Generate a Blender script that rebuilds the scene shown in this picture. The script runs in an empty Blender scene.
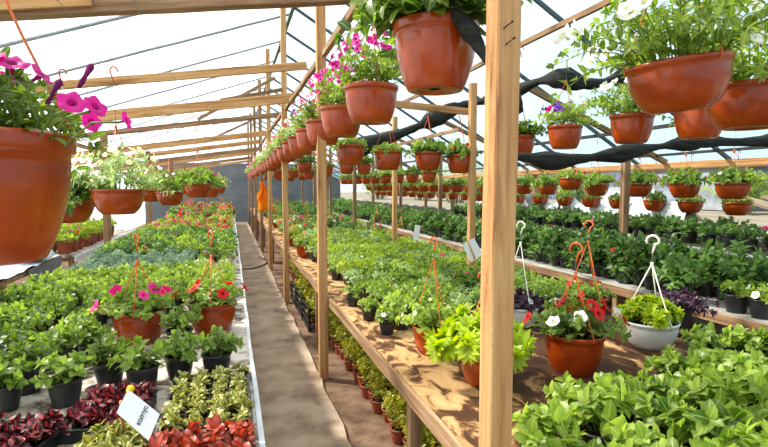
import bpy, math, random
from mathutils import Vector, Matrix, Quaternion
R0 = random.Random(7)
S = bpy.context.scene
COL = S.collection
PI = math.pi
V = Vector

# ------------------------------------------------------------------ camera
CAMH = 1.65
YAW, PITCH, F = math.radians(16.6), math.radians(4.08), 512.0
fw = V((math.sin(YAW)*math.cos(PITCH), math.cos(YAW)*math.cos(PITCH), -math.sin(PITCH)))
rt = V((math.cos(YAW), -math.sin(YAW), 0))
up = rt.cross(fw)
CP = V((0, 0, CAMH))
cam = bpy.data.cameras.new('camera'); cam.sensor_width = 36; cam.lens = 24; cam.clip_start = .02; cam.clip_end = 300
co = bpy.data.objects.new('camera', cam); COL.objects.link(co)
co.matrix_world = Matrix.Translation(CP) @ Matrix((rt, up, -fw)).transposed().to_4x4()
S.camera = co

def ray(px, py): return fw + rt*((px-384)/F) + up*((223.5-py)/F)
def at(px, py, X=None, Y=None, Z=None, d=None):
    r = ray(px, py)
    if X is not None: t = X/r.x
    elif Y is not None: t = Y/r.y
    elif Z is not None: t = (Z-CAMH)/r.z
    else: t = d
    return CP + r*t

# ------------------------------------------------------------------ materials
def new_mat(name):
    m = bpy.data.materials.new(name); m.use_nodes = True
    nt = m.node_tree; nt.nodes.clear()
    out = nt.nodes.new('ShaderNodeOutputMaterial')
    return m, nt, out
def N(nt, kind, **kw):
    n = nt.nodes.new('ShaderNode'+kind)
    for k, v in kw.items():
        if k in n.inputs: n.inputs[k].default_value = v
        else: setattr(n, k, v)
    return n
def rgba(c): return (c[0], c[1], c[2], 1)
def srgb(h):
    c = [int(h[i:i+2], 16)/255 for i in (0, 2, 4)]
    return tuple((x/12.92 if x <= .04045 else ((x+.055)/1.055)**2.4) for x in c)
def ramp(nt, fac, stops):
    r = N(nt, 'ValToRGB'); nt.links.new(fac, r.inputs[0])
    e = r.color_ramp.elements
    while len(e) < len(stops): e.new(.5)
    for i, (p, c) in enumerate(stops): e[i].position = p; e[i].color = rgba(c)
    return r.outputs[0]
def principled(name, cols, scale=(8, 8, 8), rough=.6, spec=.4, detail=5, bump=0., bscale=40, stops=None, metal=0, coat=0, distort=0.):
    m, nt, out = new_mat(name)
    b = N(nt, 'BsdfPrincipled', Roughness=rough, Metallic=metal); b.inputs['Specular IOR Level'].default_value = spec
    b.inputs['Coat Weight'].default_value = coat
    tc = N(nt, 'TexCoord'); mp = N(nt, 'Mapping'); mp.inputs['Scale'].default_value = scale
    oi = N(nt, 'ObjectInfo')
    ad = N(nt, 'VectorMath', operation='ADD'); nt.links.new(tc.outputs['Object'], ad.inputs[0])
    mu = N(nt, 'VectorMath', operation='SCALE'); mu.inputs[0].default_value = (31, 17, 53); nt.links.new(oi.outputs['Random'], mu.inputs['Scale'])
    nt.links.new(mu.outputs[0], ad.inputs[1]); nt.links.new(ad.outputs[0], mp.inputs[0])
    no = N(nt, 'TexNoise', Scale=1., Detail=detail, Roughness=.6, Distortion=distort)
    nt.links.new(mp.outputs[0], no.inputs['Vector'])
    n = len(cols); st = stops or [.3+.4*i/max(1, n-1) for i in range(n)]
    nt.links.new(ramp(nt, no.outputs[0], list(zip(st, cols))), b.inputs['Base Color'])
    if bump:
        n2 = N(nt, 'TexNoise', Scale=bscale, Detail=4.); nt.links.new(tc.outputs['Object'], n2.inputs['Vector'])
        bp = N(nt, 'Bump', Strength=bump, Distance=.01); nt.links.new(n2.outputs[0], bp.inputs['Height']); nt.links.new(bp.outputs[0], b.inputs['Normal'])
    nt.links.new(b.outputs[0], out.inputs[0])
    return m
LEAFK = (.62, 1.0)
def leaf_mat(name, c_dark, c_light, edge=None, vein=None, trans=.48, rough=.38, ew=.75):
    """c_dark..c_light vary leaf by leaf; edge colour runs along the margin, vein along the midrib."""
    m, nt, out = new_mat(name)
    geo = N(nt, 'NewGeometry'); oi = N(nt, 'ObjectInfo'); uv = N(nt, 'UVMap')
    a = N(nt, 'Math', operation='MULTIPLY_ADD'); nt.links.new(oi.outputs['Random'], a.inputs[0]); a.inputs[1].default_value = .45
    sc = N(nt, 'Math', operation='MULTIPLY'); nt.links.new(geo.outputs['Random Per Island'], sc.inputs[0]); sc.inputs[1].default_value = .55
    nt.links.new(sc.outputs[0], a.inputs[2])
    c_dark = tuple(x*LEAFK[0] for x in c_dark); c_light = tuple(x*LEAFK[1] for x in c_light)
    col = ramp(nt, a.outputs[0], [(.1, c_dark), (.9, c_light)])
    sx = N(nt, 'SeparateXYZ'); nt.links.new(uv.outputs[0], sx.inputs[0])
    ax = N(nt, 'Math', operation='SUBTRACT'); nt.links.new(sx.outputs[0], ax.inputs[0]); ax.inputs[1].default_value = .5
    ab = N(nt, 'Math', operation='ABSOLUTE'); nt.links.new(ax.outputs[0], ab.inputs[0])
    def mixc(fac, c1, c2):
        mx = N(nt, 'Mix', data_type='RGBA'); nt.links.new(fac, mx.inputs[0]); nt.links.new(c1, mx.inputs[6]); mx.inputs[7].default_value = rgba(c2); return mx.outputs[2]
    def mr(v, a0, a1):
        r = N(nt, 'MapRange'); nt.links.new(v, r.inputs[0]); r.inputs[1].default_value = a0; r.inputs[2].default_value = a1; return r.outputs[0]
    if vein is None: vein = tuple(min(1, x*1.12+.01) for x in c_light)
    col = mixc(mr(ab.outputs[0], .07, .0), col, vein)
    if edge is not None:
        tc = N(nt, 'TexCoord'); no = N(nt, 'TexNoise', Scale=60.); nt.links.new(tc.outputs['Object'], no.inputs['Vector'])
        pl = N(nt, 'Math', operation='MULTIPLY_ADD'); nt.links.new(no.outputs[0], pl.inputs[0]); pl.inputs[1].default_value = .3; nt.links.new(ab.outputs[0], pl.inputs[2])
        col = mixc(mr(pl.outputs[0], ew*.5+.08, ew*.5+.2), col, edge)
    b = N(nt, 'BsdfPrincipled', Roughness=rough); b.inputs['Specular IOR Level'].default_value = .5
    nt.links.new(col, b.inputs['Base Color'])
    t = N(nt, 'BsdfTranslucent')
    br = N(nt, 'HueSaturation', Saturation=1.1, Value=1.35); nt.links.new(col, br.inputs['Color']); nt.links.new(br.outputs[0], t.inputs[0])
    mx = N(nt, 'MixShader'); mx.inputs[0].default_value = trans
    nt.links.new(b.outputs[0], mx.inputs[1]); nt.links.new(t.outputs[0], mx.inputs[2]); nt.links.new(mx.outputs[0], out.inputs[0])
    return m
def film_mat(name, col, trans, wr=.3):
    m, nt, out = new_mat(name)
    tr = N(nt, 'BsdfTransparent'); tl = N(nt, 'BsdfTranslucent'); df = N(nt, 'BsdfDiffuse')
    for x in (tl, df): x.inputs[0].default_value = rgba(col)
    tc = N(nt, 'TexCoord'); mp = N(nt, 'Mapping'); mp.inputs['Scale'].default_value = (.7, 1.6, 1)
    nt.links.new(tc.outputs['Object'], mp.inputs[0])
    no = N(nt, 'TexNoise', Scale=1.4, Detail=6., Roughness=.65, Distortion=.8); nt.links.new(mp.outputs[0], no.inputs['Vector'])
    r = N(nt, 'MapRange'); nt.links.new(no.outputs[0], r.inputs[0]); r.inputs[1].default_value = .35; r.inputs[2].default_value = .7
    r.inputs[3].default_value = 1-trans-wr*.5; r.inputs[4].default_value = 1-trans+wr*.5
    m1 = N(nt, 'MixShader'); m1.inputs[0].default_value = .25; nt.links.new(tl.outputs[0], m1.inputs[1]); nt.links.new(df.outputs[0], m1.inputs[2])
    m2 = N(nt, 'MixShader'); nt.links.new(r.outputs[0], m2.inputs[0]); nt.links.new(tr.outputs[0], m2.inputs[1]); nt.links.new(m1.outputs[0], m2.inputs[2])
    nt.links.new(m2.outputs[0], out.inputs[0])
    return m

def c8(r, g, b): return srgb('%02x%02x%02x' % (r, g, b))
MAT = {}
MAT['wood'] = principled('fresh_wood', [c8(128, 84, 48), c8(190, 142, 92), c8(214, 172, 120)], (1.6, 26, 26), .7, .25, 6, .25, 60, [.3, .48, .7], distort=.6)
MAT['wood_old'] = principled('weathered_wood', [c8(100, 76, 54), c8(146, 114, 84), c8(180, 150, 116)], (1.5, 30, 30), .8, .2, 6, .3, 60, distort=.5)
MAT['wood_dark'] = principled('dark_batten_wood', [c8(38, 42, 40), c8(70, 72, 68)], (1.5, 30, 30), .8, .2)
MAT['green_metal'] = principled('green_painted_pipe', [c8(52, 88, 66), c8(90, 120, 96)], (6, 6, 6), .5, .5)
MAT['terra'] = principled('terracotta_plastic', [c8(136, 47, 4), c8(162, 60, 7), c8(178, 74, 12)], (5, 5, 9), .27, .5, 4, .04, 25, coat=.25)
MAT['terra_small'] = principled('faded_terracotta_plastic', [c8(118, 52, 32), c8(150, 70, 42)], (14, 14, 14), .5, .4)
MAT['black'] = principled('black_pot_plastic', [c8(22, 23, 25), c8(44, 45, 47)], (12, 12, 12), .42, .5)
MAT['white_plastic'] = principled('white_pot_plastic', [c8(212, 216, 214), c8(232, 234, 230)], (6, 6, 6), .35, .5)
MAT['soil'] = principled('potting_soil', [c8(30, 20, 14), c8(66, 46, 32)], (70, 70, 70), .95, .1, 4, .6, 120)
MAT['cord'] = principled('orange_plastic_cord', [c8(222, 96, 34), c8(238, 120, 52)], (9, 9, 9), .4, .4)
MAT['cord_red'] = principled('brown_red_plastic_cord', [c8(176, 70, 38), c8(200, 90, 50)], (9, 9, 9), .4, .4)
MAT['cord_white'] = principled('white_plastic_cord', [c8(232, 226, 208), c8(246, 240, 226)], (9, 9, 9), .4, .4)
MAT['wire'] = principled('galvanised_wire', [c8(120, 122, 124), c8(150, 152, 154)], (9, 9, 9), .4, .5, metal=.8)
MAT['net'] = principled('black_shade_net', [c8(26, 28, 27), c8(58, 61, 58)], (5, 40, 40), .85, .2, 5, .5, 30)
MAT['concrete'] = principled('dusty_concrete', [c8(134, 114, 96), c8(178, 156, 134), c8(198, 178, 156)], (3.5, 3.5, 3.5), .9, .15, 14, .4, 60)
MAT['earth'] = principled('trodden_earth', [c8(74, 58, 46), c8(116, 92, 74), c8(142, 118, 98)], (6, 6, 6), .95, .1, 14, .8, 40)
MAT['bench_wood'] = principled('soil_stained_shaded_bench', [c8(74, 48, 30), c8(110, 76, 48), c8(182, 142, 94), c8(204, 168, 120)], (9, 5, 5), .8, .2, 12, .3, 50, [.42, .47, .52, .68], distort=.8)
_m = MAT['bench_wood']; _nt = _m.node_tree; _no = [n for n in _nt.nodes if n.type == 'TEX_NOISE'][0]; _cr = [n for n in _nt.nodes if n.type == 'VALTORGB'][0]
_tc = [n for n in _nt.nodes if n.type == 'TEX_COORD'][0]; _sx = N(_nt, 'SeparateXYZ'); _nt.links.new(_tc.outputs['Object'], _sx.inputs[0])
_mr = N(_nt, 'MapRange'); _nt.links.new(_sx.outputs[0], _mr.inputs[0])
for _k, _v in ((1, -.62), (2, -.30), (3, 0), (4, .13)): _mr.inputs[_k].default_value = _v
_sb = N(_nt, 'Math', operation='SUBTRACT'); _nt.links.new(_no.outputs[0], _sb.inputs[0]); _nt.links.new(_mr.outputs[0], _sb.inputs[1]); _nt.links.new(_sb.outputs[0], _cr.inputs[0])  # wet soil and the shade among the pots painted darker behind the front edge
MAT['bench_white'] = principled('dirty_white_sheet', [c8(70, 58, 48), c8(150, 138, 124), c8(204, 198, 188)], (10, 8, 5), .6, .3, 14, .2, 40, [.40, .47, .58], distort=.8)
MAT['out_white'] = principled('weathered_white_plastic', [c8(96, 104, 112), c8(148, 154, 160)], (3, 3, 3), .5, .4, 6)
MAT['out_blue'] = principled('grey_blue_boards', [c8(66, 80, 96), c8(104, 118, 132)], (1, 9, 1), .7, .3)
MAT['out_wood'] = principled('sun_bleached_boards', [c8(96, 84, 68), c8(142, 126, 104)], (2, 20, 20), .8, .2)
MAT['soil_shelf'] = principled('soil_covered_shelf', [c8(40, 34, 28), c8(86, 76, 64)], (6, 6, 6), .9, .1, 8)
MAT['rafter'] = principled('dark_teal_rafter', [c8(52, 66, 72), c8(92, 106, 112)], (3, 14, 14), .7, .3)
MAT['batten'] = principled('pale_blue_grey_batten', [c8(132, 146, 156), c8(170, 184, 194)], (3, 12, 12), .6, .3)
MAT['bench_grey'] = principled('grey_bench_boards', [c8(128, 124, 116), c8(172, 170, 162), c8(192, 190, 182)], (9, .8, 3), .8, .2, 8, .2, 50)
MAT['gray_sheet'] = principled('grey_end_sheet', [c8(92, 98, 104), c8(120, 126, 132)], (1.4, 1.4, 2.2), .7, .3, 6)
MAT['white_sheet'] = principled('crumpled_white_plastic', [c8(190, 200, 208), c8(232, 236, 240)], (5, 5, 5), .35, .5, 6, .3, 14)
MAT['orange_cloth'] = principled('orange_cloth', [c8(228, 104, 8), c8(248, 140, 30)], (7, 7, 7), .9, .1)
MAT['tag'] = principled('white_card', [c8(226, 228, 230), c8(240, 240, 240)], (6, 6, 6), .5, .3)
MAT['ink'] = principled('black_ink', [c8(52, 52, 58), c8(64, 64, 70)], (6, 6, 6), .6, .2)
MAT['yellow'] = principled('yellow_pin_plastic', [c8(240, 190, 10), c8(250, 210, 40)], (6, 6, 6), .5, .3)
MAT['hose'] = principled('dark_green_hose', [c8(30, 44, 36), c8(48, 62, 52)], (6, 6, 6), .5, .4)
MAT['blue'] = principled('dull_blue_sheet', [c8(90, 104, 122), c8(128, 140, 154)], (4, 4, 4), .6, .3)
MAT['teal'] = principled('pale_teal_sheet', [c8(120, 150, 142), c8(160, 186, 176)], (4, 4, 4), .6, .3)
MAT['pipe'] = principled('dark_corrugated_pipe', [c8(70, 74, 80), c8(104, 108, 114)], (6, 6, 6), .5, .4)
MAT['yard'] = principled('pale_yard_ground', [c8(104, 98, 86), c8(140, 134, 120)], (.8, .8, .8), .95, .1, 8)
MAT['nail'] = principled('rusty_nail', [c8(40, 34, 32), c8(62, 50, 44)], (20, 20, 20), .5, .4, metal=.6)
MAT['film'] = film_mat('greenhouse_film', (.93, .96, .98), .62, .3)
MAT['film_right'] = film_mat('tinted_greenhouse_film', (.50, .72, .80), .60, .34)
MAT['film_wall'] = film_mat('wall_film', (.93, .95, .97), .45, .3)

MAT['leaf'] = leaf_mat('leaf_mid_green', c8(74, 110, 34), c8(158, 184, 82))
MAT['leaf_fresh'] = leaf_mat('leaf_fresh_green', c8(92, 132, 36), c8(178, 200, 92))
MAT['leaf_deep'] = leaf_mat('leaf_deep_green', c8(56, 94, 42), c8(126, 162, 82))
MAT['leaf_lime'] = leaf_mat('leaf_chartreuse', c8(160, 190, 20), c8(206, 224, 60), trans=.45)
MAT['leaf_yg'] = leaf_mat('leaf_yellow_green', c8(112, 146, 40), c8(178, 196, 74))
MAT['leaf_pale'] = leaf_mat('leaf_pale_green', c8(130, 164, 90), c8(186, 206, 140))
MAT['leaf_silver'] = leaf_mat('leaf_silver_green', c8(98, 136, 104), c8(160, 186, 152), trans=.25)
MAT['leaf_under'] = leaf_mat('leaf_olive_yellow', c8(130, 138, 28), c8(196, 192, 70))
MAT['leaf_purple'] = leaf_mat('leaf_dark_purple', c8(52, 30, 48), c8(96, 58, 82), vein=c8(110, 70, 90), trans=.2)
MAT['coleus_dark'] = leaf_mat('coleus_dark_red', c8(138, 40, 50), c8(164, 62, 68), edge=c8(52, 26, 30), vein=c8(176, 80, 84), trans=.2, ew=.45)
MAT['coleus_red'] = leaf_mat('coleus_bright_red', c8(190, 50, 36), c8(214, 92, 72), edge=c8(126, 66, 40), vein=c8(214, 110, 90), trans=.25, ew=.6)
MAT['coleus_yellow'] = leaf_mat('coleus_yellow_green', c8(206, 206, 96), c8(228, 228, 146), edge=c8(118, 128, 52), vein=c8(170, 110, 100), trans=.3, ew=.5)
MAT['stem'] = principled('green_stem', [c8(90, 120, 50), c8(130, 156, 78)], (9, 9, 9), .6, .3)
MAT['stem_purple'] = principled('purple_stem', [c8(80, 50, 60), c8(110, 70, 80)], (9, 9, 9), .6, .3)
def petal(name, c, throat):
    global LEAFK
    LEAFK = (1, 1)
    return leaf_mat(name, c, tuple(min(1, x*1.15) for x in c), vein=throat, trans=.35, rough=.6)
PET = {'magenta': petal('petal_magenta', c8(206, 24, 140), c8(150, 10, 100)), 'pink': petal('petal_pink', c8(236, 60, 150), c8(220, 30, 110)),
       'red': petal('petal_red', c8(216, 22, 20), c8(160, 10, 10)), 'white': petal('petal_white', c8(246, 246, 240), c8(226, 232, 190)),
       'purple': petal('petal_purple', c8(112, 40, 170), c8(70, 20, 110)), 'salmon': petal('petal_salmon', c8(244, 110, 84), c8(230, 80, 60)),
       'cream': petal('petal_cream', c8(250, 246, 204), c8(240, 230, 120)), 'crimson': petal('petal_crimson', c8(170, 14, 50), c8(90, 8, 24))}
MAT['throat'] = principled('flower_throat', [c8(220, 200, 70), c8(236, 220, 110)], (30, 30, 30), .7, .2)
MAT['bud'] = principled('dark_bud', [c8(90, 16, 70), c8(130, 30, 100)], (30, 30, 30), .7, .2)

# ------------------------------------------------------------------ mesh builder
class MB:
    def __init__(s): s.v = []; s.f = []; s.m = []; s.uv = []; s.mats = []
    def mi(s, m):
        if m not in s.mats: s.mats.append(m)
        return s.mats.index(m)
    def face(s, idx, mi, uv=None): s.f.append(idx); s.m.append(mi); s.uv.append(uv)
    def box(s, lo, hi, m, T=None):
        b = len(s.v); mi = s.mi(m)
        for z in (lo[2], hi[2]):
            for x, y in ((lo[0], lo[1]), (hi[0], lo[1]), (hi[0], hi[1]), (lo[0], hi[1])):
                p = V((x, y, z)); s.v.append(T @ p if T else p)
        for q in ((3, 2, 1, 0), (4, 5, 6, 7), (0, 1, 5, 4), (1, 2, 6, 5), (2, 3, 7, 6), (3, 0, 4, 7)): s.face([b+i for i in q], mi)
    def tube(s, pts, r, m, n=6, cap=True):
        b = len(s.v); mi = s.mi(m); pts = [V(p) for p in pts]; L = len(pts)
        rr = r if isinstance(r, (list, tuple)) else [r]*L
        prev = None
        for i, p in enumerate(pts):
            t = (pts[min(i+1, L-1)]-pts[max(i-1, 0)])
            if t.length < 1e-9: t = V((0, 0, 1))
            t.normalize()
            if prev is None: a = t.orthogonal().normalized()
            else:
                a = prev - t*prev.dot(t)
                a = a.normalized() if a.length > 1e-6 else t.orthogonal().normalized()
            prev = a; c = t.cross(a)
            for k in range(n):
                an = 2*PI*k/n; s.v.append(p+(a*math.cos(an)+c*math.sin(an))*rr[i])
        for i in range(L-1):
            for k in range(n):
                s.face([b+i*n+k, b+i*n+(k+1) % n, b+(i+1)*n+(k+1) % n, b+(i+1)*n+k], mi)
        if cap:
            s.face([b+k for k in range(n)][::-1], mi); s.face([b+(L-1)*n+k for k in range(n)], mi)
    def lathe(s, prof, m, n=32, close=False):
        b = len(s.v); mi = s.mi(m); L = len(prof)
        for r, z in prof:
            for k in range(n):
                a = 2*PI*k/n; s.v.append(V((r*math.cos(a), r*math.sin(a), z)))
        for i in range(L-1):
            for k in range(n): s.face([b+i*n+k, b+i*n+(k+1) % n, b+(i+1)*n+(k+1) % n, b+(i+1)*n+k], mi)
        if close:
            s.face([b+k for k in range(n)][::-1], mi); s.face([b+(L-1)*n+k for k in range(n)], mi)
    def leaf(s, p, d, nrm, L, W, m, bend=.5, fold=.25, n=4, shape=None):
        """A leaf from p along d, its face towards nrm: folded on the midrib, bending down along its length."""
        mi = s.mi(m); d = d.normalized(); side = d.cross(nrm)
        if side.length < 1e-5: side = d.orthogonal()
        side.normalize(); nn = side.cross(d).normalized()
        shape = shape or OVATE
        b = len(s.v); rows = []
        pos = V(p); ang = bend*.35
        s.v.append(pos.copy()); rows.append((b,))
        for i in range(1, n+1):
            t = i/n; ang -= bend/n
            st = (d*math.cos(ang)+nn*math.sin(ang))*(L/n); pos = pos+st
            lu = (nn*math.cos(ang)-d*math.sin(ang))
            if i == n: s.v.append(pos.copy()); rows.append((len(s.v)-1,))
            else:
                w = W*.5*shape(t); k = len(s.v)
                s.v.append(pos-side*w+lu*(w*fold)); s.v.append(pos.copy()); s.v.append(pos+side*w+lu*(w*fold)); rows.append((k, k+1, k+2))
        for i in range(n):
            a, c = rows[i], rows[i+1]; t0, t1 = i/n, (i+1)/n
            if len(a) == 1 and len(c) == 3:
                s.face([a[0], c[1], c[0]], mi, [(.5, t0), (.5, t1), (0, t1)]); s.face([a[0], c[2], c[1]], mi, [(.5, t0), (1, t1), (.5, t1)])
            elif len(c) == 1 and len(a) == 3:
                s.face([a[0], a[1], c[0]], mi, [(0, t0), (.5, t0), (.5, t1)]); s.face([a[1], a[2], c[0]], mi, [(.5, t0), (1, t0), (.5, t1)])
            else:
                s.face([a[0], a[1], c[1], c[0]], mi, [(0, t0), (.5, t0), (.5, t1), (0, t1)]); s.face([a[1], a[2], c[2], c[1]], mi, [(.5, t0), (1, t0), (1, t1), (.5, t1)])
    def mesh(s, name, smooth=True):
        me = bpy.data.meshes.new(name)
        me.from_pydata([tuple(p) for p in s.v], [], s.f)
        for m in s.mats: me.materials.append(m)
        me.polygons.foreach_set('material_index', s.m)
        me.polygons.foreach_set('use_smooth', [smooth]*len(s.f))
        if any(u is not None for u in s.uv):
            ul = me.uv_layers.new(name='UVMap'); flat = []
            for f, u in zip(s.f, s.uv):
                for k in range(len(f)): flat += list(u[k]) if u else [.5, .3]
            ul.data.foreach_set('uv', flat)
        me.update()
        return me
OVATE = lambda t: max(0, math.sin(PI*t**.8))**.62
LANCE = lambda t: max(0, math.sin(PI*t**.7))**.9*(.6+.4*(1-t))
HEART = lambda t: max(0, math.sin(PI*t**.55))**.7

# ------------------------------------------------------------------ objects, tags, labels
USED = {}
def tag(o, label, cat, group=None):
    n = len(label.split())
    if not 4 <= n <= 16: print('LABEL LENGTH', n, label)
    if label in USED and not (group and USED[label] == group): print('LABEL TWICE', label)
    USED[label] = group
    o['label'] = label; o['category'] = cat
    if group: o['group'] = group
    return o
def obj(name, me, parent=None, loc=None, rot=None, sc=None):
    o = bpy.data.objects.new(name, me); COL.objects.link(o)
    if parent: o.parent = parent
    if loc is not None: o.location = loc
    if rot is not None: o.rotation_euler = rot
    if sc is not None: o.scale = (sc, sc, sc)
    return o
def empty(name, loc, rz=0, sc=1, tilt=None):
    o = bpy.data.objects.new(name, None); o.empty_display_size = .1; COL.objects.link(o)
    o.location = loc; o.rotation_euler = (tilt[0] if tilt else 0, tilt[1] if tilt else 0, rz); o.scale = (sc, sc, sc)
    return o
def struct(name, me, loc=None):
    o = obj(name, me, None, loc); o['kind'] = 'structure'; return o
ORDW = ['first', 'second', 'third', 'fourth', 'fifth', 'sixth', 'seventh', 'eighth', 'ninth', 'tenth', 'eleventh', 'twelfth', 'thirteenth', 'fourteenth', 'fifteenth', 'sixteenth', 'seventeenth', 'eighteenth', 'nineteenth', 'twentieth']
def nth(i):
    if i < 20: return ORDW[i]
    k = i+1
    return str(k)+{1: 'st', 2: 'nd', 3: 'rd'}.get(k % 10, 'th')

def beam_mesh(L, w, h, m, seed=0, warp=.003):
    """A sawn timber along local X with eased edges and a little natural waver."""
    r = random.Random(seed); b = MB(); mi = b.mi(m); ns = max(2, int(L/.35))
    e = min(w, h)*.06
    prof = [(-w/2+e, -h/2), (w/2-e, -h/2), (w/2, -h/2+e), (w/2, h/2-e), (w/2-e, h/2), (-w/2+e, h/2), (-w/2, h/2-e), (-w/2, -h/2+e)]
    for i in range(ns+1):
        dy, dz = (r.uniform(-warp, warp), r.uniform(-warp, warp)) if 0 < i < ns else (0, 0)
        for y, z in prof: b.v.append(V((L*i/ns, y+dy, z+dz)))
    for i in range(ns):
        for k in range(8): b.face([i*8+k, (i+1)*8+k, (i+1)*8+(k+1) % 8, i*8+(k+1) % 8], mi)
    b.face(list(range(8)), mi); b.face([ns*8+k for k in range(8)][::-1], mi)
    me = b.mesh('timber', False); return me
def beam(name, p0, p1, w, h, m, seed=0, parent=None, roll=0, warp=.003):
    p0, p1 = V(p0), V(p1); d = p1-p0
    o = obj(name, beam_mesh(d.length, w, h, m, seed, warp), parent, p0)
    x = d.normalized(); z = V((0, 0, 1)) if abs(x.z) < .95 else V((0, 1, 0))
    y = z.cross(x).normalized(); z = x.cross(y)
    q = Matrix((x, y, z)).transposed().to_quaternion()
    if roll: q = q @ Quaternion((1, 0, 0), roll)
    o.rotation_euler = q.to_euler()
    return o

# ------------------------------------------------------------------ pots
def pot_mesh(rim, h, base, m, lip=.012, lip_h=.03, n=40, belly=.9):
    """Tapered plastic pot: rolled lip, stepped band, curved wall, recessed foot, hollow inside. Foot on z=0."""
    b = MB(); t = .004
    hb = h-lip_h
    prof = [(.02, .006), (base*.62, .006), (base*.66, 0), (base*.97, 0), (base, .004)]
    for i in range(1, 12):
        k = i/12; prof.append((base+(rim-lip-base)*(math.sin(k*PI/2)**belly), .004+(hb-.008)*k))
    prof += [(rim-lip, hb), (rim-.002, hb+.003), (rim, hb+.008), (rim+.002, h-.006), (rim, h), (rim-.008, h), (rim-lip-t, h-.006), (rim-lip-t, hb*.8)]
    prof += [(base+(rim-lip-base)*.6, hb*.55), (.004, hb*.55)]
    b.lathe(prof, m, n)
    return b.mesh('pot')
def soil_mesh(r, seed=0):
    b = MB(); rr = random.Random(seed); mi = b.mi(MAT['soil']); n = 20; b.v.append(V((0, 0, .006)))
    for j, q in enumerate((.5, 1)):
        for k in range(n):
            a = 2*PI*k/n; b.v.append(V((r*q*math.cos(a), r*q*math.sin(a), rr.uniform(-.003, .006))))
    for k in range(n):
        b.face([0, 1+k, 1+(k+1) % n], mi); b.face([1+k, 1+n+k, 1+n+(k+1) % n, 1+(k+1) % n], mi)
    return b.mesh('soil')
POT = {}
POT['tall'] = (pot_mesh(.15, .225, .098, MAT['terra'], lip=.009, lip_h=.035, belly=.85), .15, .225)
POT['bowl'] = (pot_mesh(.15, .15, .092, MAT['terra'], lip=.006, lip_h=.02, belly=.72), .15, .15)
POT['deep'] = (pot_mesh(.15, .2, .102, MAT['terra'], lip=.008, lip_h=.028, belly=.75), .15, .2)
POT['white'] = (pot_mesh(.15, .15, .09, MAT['white_plastic'], lip=.006, lip_h=.02, belly=.72), .15, .15)
POT['black'] = (pot_mesh(.07, .115, .05, MAT['black'], lip=.006, lip_h=.016, n=24, belly=1.2), .07, .115)
POT['blackbig'] = (pot_mesh(.082, .13, .06, MAT['black'], lip=.006, lip_h=.016, n=28, belly=1.2), .082, .13)
POT['small'] = (pot_mesh(.055, .095, .04, MAT['terra_small'], lip=.005, lip_h=.02, n=20, belly=1.2), .055, .095)
SOIL = {k: soil_mesh(v[1]*.9, i) for i, (k, v) in enumerate(POT.items())}

# ------------------------------------------------------------------ foliage
FOL = {}
def foliage(key, seed, stems, H, Rr, L, W, m, per=7, droop=0., bend=.7, shape=None, n=4, stem_m=None, r0=.3, lobes=0, upright=.3, tipn=4, whorl=2, skirt=0):
    """A leafy plant: stems arch outwards from the soil, leaves in opposed pairs along each, a rosette at each tip."""
    r = random.Random(seed); b = MB(); tips = []
    sm = stem_m or MAT['stem']
    def put(p, d, nr, l, w):
        if lobes:
            sd = d.cross(nr).normalized()
            for k in range(lobes):
                an = (k-(lobes-1)/2)*(2.2/lobes); q = math.cos(an)
                b.leaf(p, d*math.cos(an)+sd*math.sin(an), nr, l*(.62+.38*q), w*.42, m, bend, .2, n, shape)
        else: b.leaf(p, d, nr, l, w, m, bend*r.uniform(.6, 1.4), r.uniform(.1, .35), n, shape)
    for i in range(stems):
        a = 2.39996*i+r.uniform(-.4, .4); q = math.sqrt((i+.5)/stems)*r.uniform(.8, 1.12)
        e = V((math.cos(a), math.sin(a), 0)); ro = Rr*q
        h = H*(1-.45*q*q)*r.uniform(.78, 1.1)
        p0 = e*(ro*r0); p1 = e*(ro*.5)+V((0, 0, h*.85)); p2 = e*ro+V((r.uniform(-.01, .01), r.uniform(-.01, .01), h-droop*q*q*r.uniform(.6, 1.4)))
        bz = lambda t: p0*(1-t)**2+p1*(2*t*(1-t))+p2*t*t
        b.tube([bz(t) for t in (0, .35, .7, 1)], [L*.045, L*.04, L*.03, L*.015], sm, 4, False)
        for j in range(per):
            t = .22+.78*(j+r.uniform(-.2, .2))/max(1, per-.5); t = min(1, max(.1, t)); p = bz(t); tg = (bz(min(1, t+.03))-bz(max(0, t-.03))).normalized()
            for s in range(whorl):
                aa = j*1.7+s*2*PI/whorl+r.uniform(-.5, .5)
                u = tg.orthogonal().normalized(); u = Quaternion(tg, aa) @ u
                d = (u+tg*upright+V((0, 0, .18))+e*.25).normalized()
                nr = (V((0, 0, 1))+tg*.6-d*.2+V((r.uniform(-.3, .3), r.uniform(-.3, .3), 0))).normalized()
                sz = r.uniform(.7, 1.05)*(1.05-.25*t); put(p, d, nr, L*sz, W*sz)
        tg = (bz(1)-bz(.93)).normalized()
        for s in range(tipn):
            u = Quaternion(tg, s*2*PI/tipn+r.random()) @ tg.orthogonal().normalized()
            sz = r.uniform(.45, .75); put(p2, (u*.8+tg*.8).normalized(), (tg+V((0, 0, .5))-u*.5).normalized(), L*sz, W*sz)
        tips.append((p2.copy(), (tg+V((0, 0, .3))).normalized(), q))
    for i in range(skirt):
        a = 2.39996*i+r.uniform(-.3, .3); e = V((math.cos(a), math.sin(a), 0)); q = r.uniform(.35, 1); rad = .15*q
        p = e*rad+V((0, 0, r.uniform(.0, .05)*(1.3-q)+.03)); d = (e*(.5+.6*q)+V((r.uniform(-.5, .5), r.uniform(-.5, .5), r.uniform(-.25, .5)))).normalized()
        sz = r.uniform(.75, 1.15); put(p, d, (V((0, 0, 1))+e*.3).normalized(), L*sz, W*sz*1.1)
    FOL[key] = (b.mesh('foliage'), tips, H, Rr)
    return key
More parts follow.
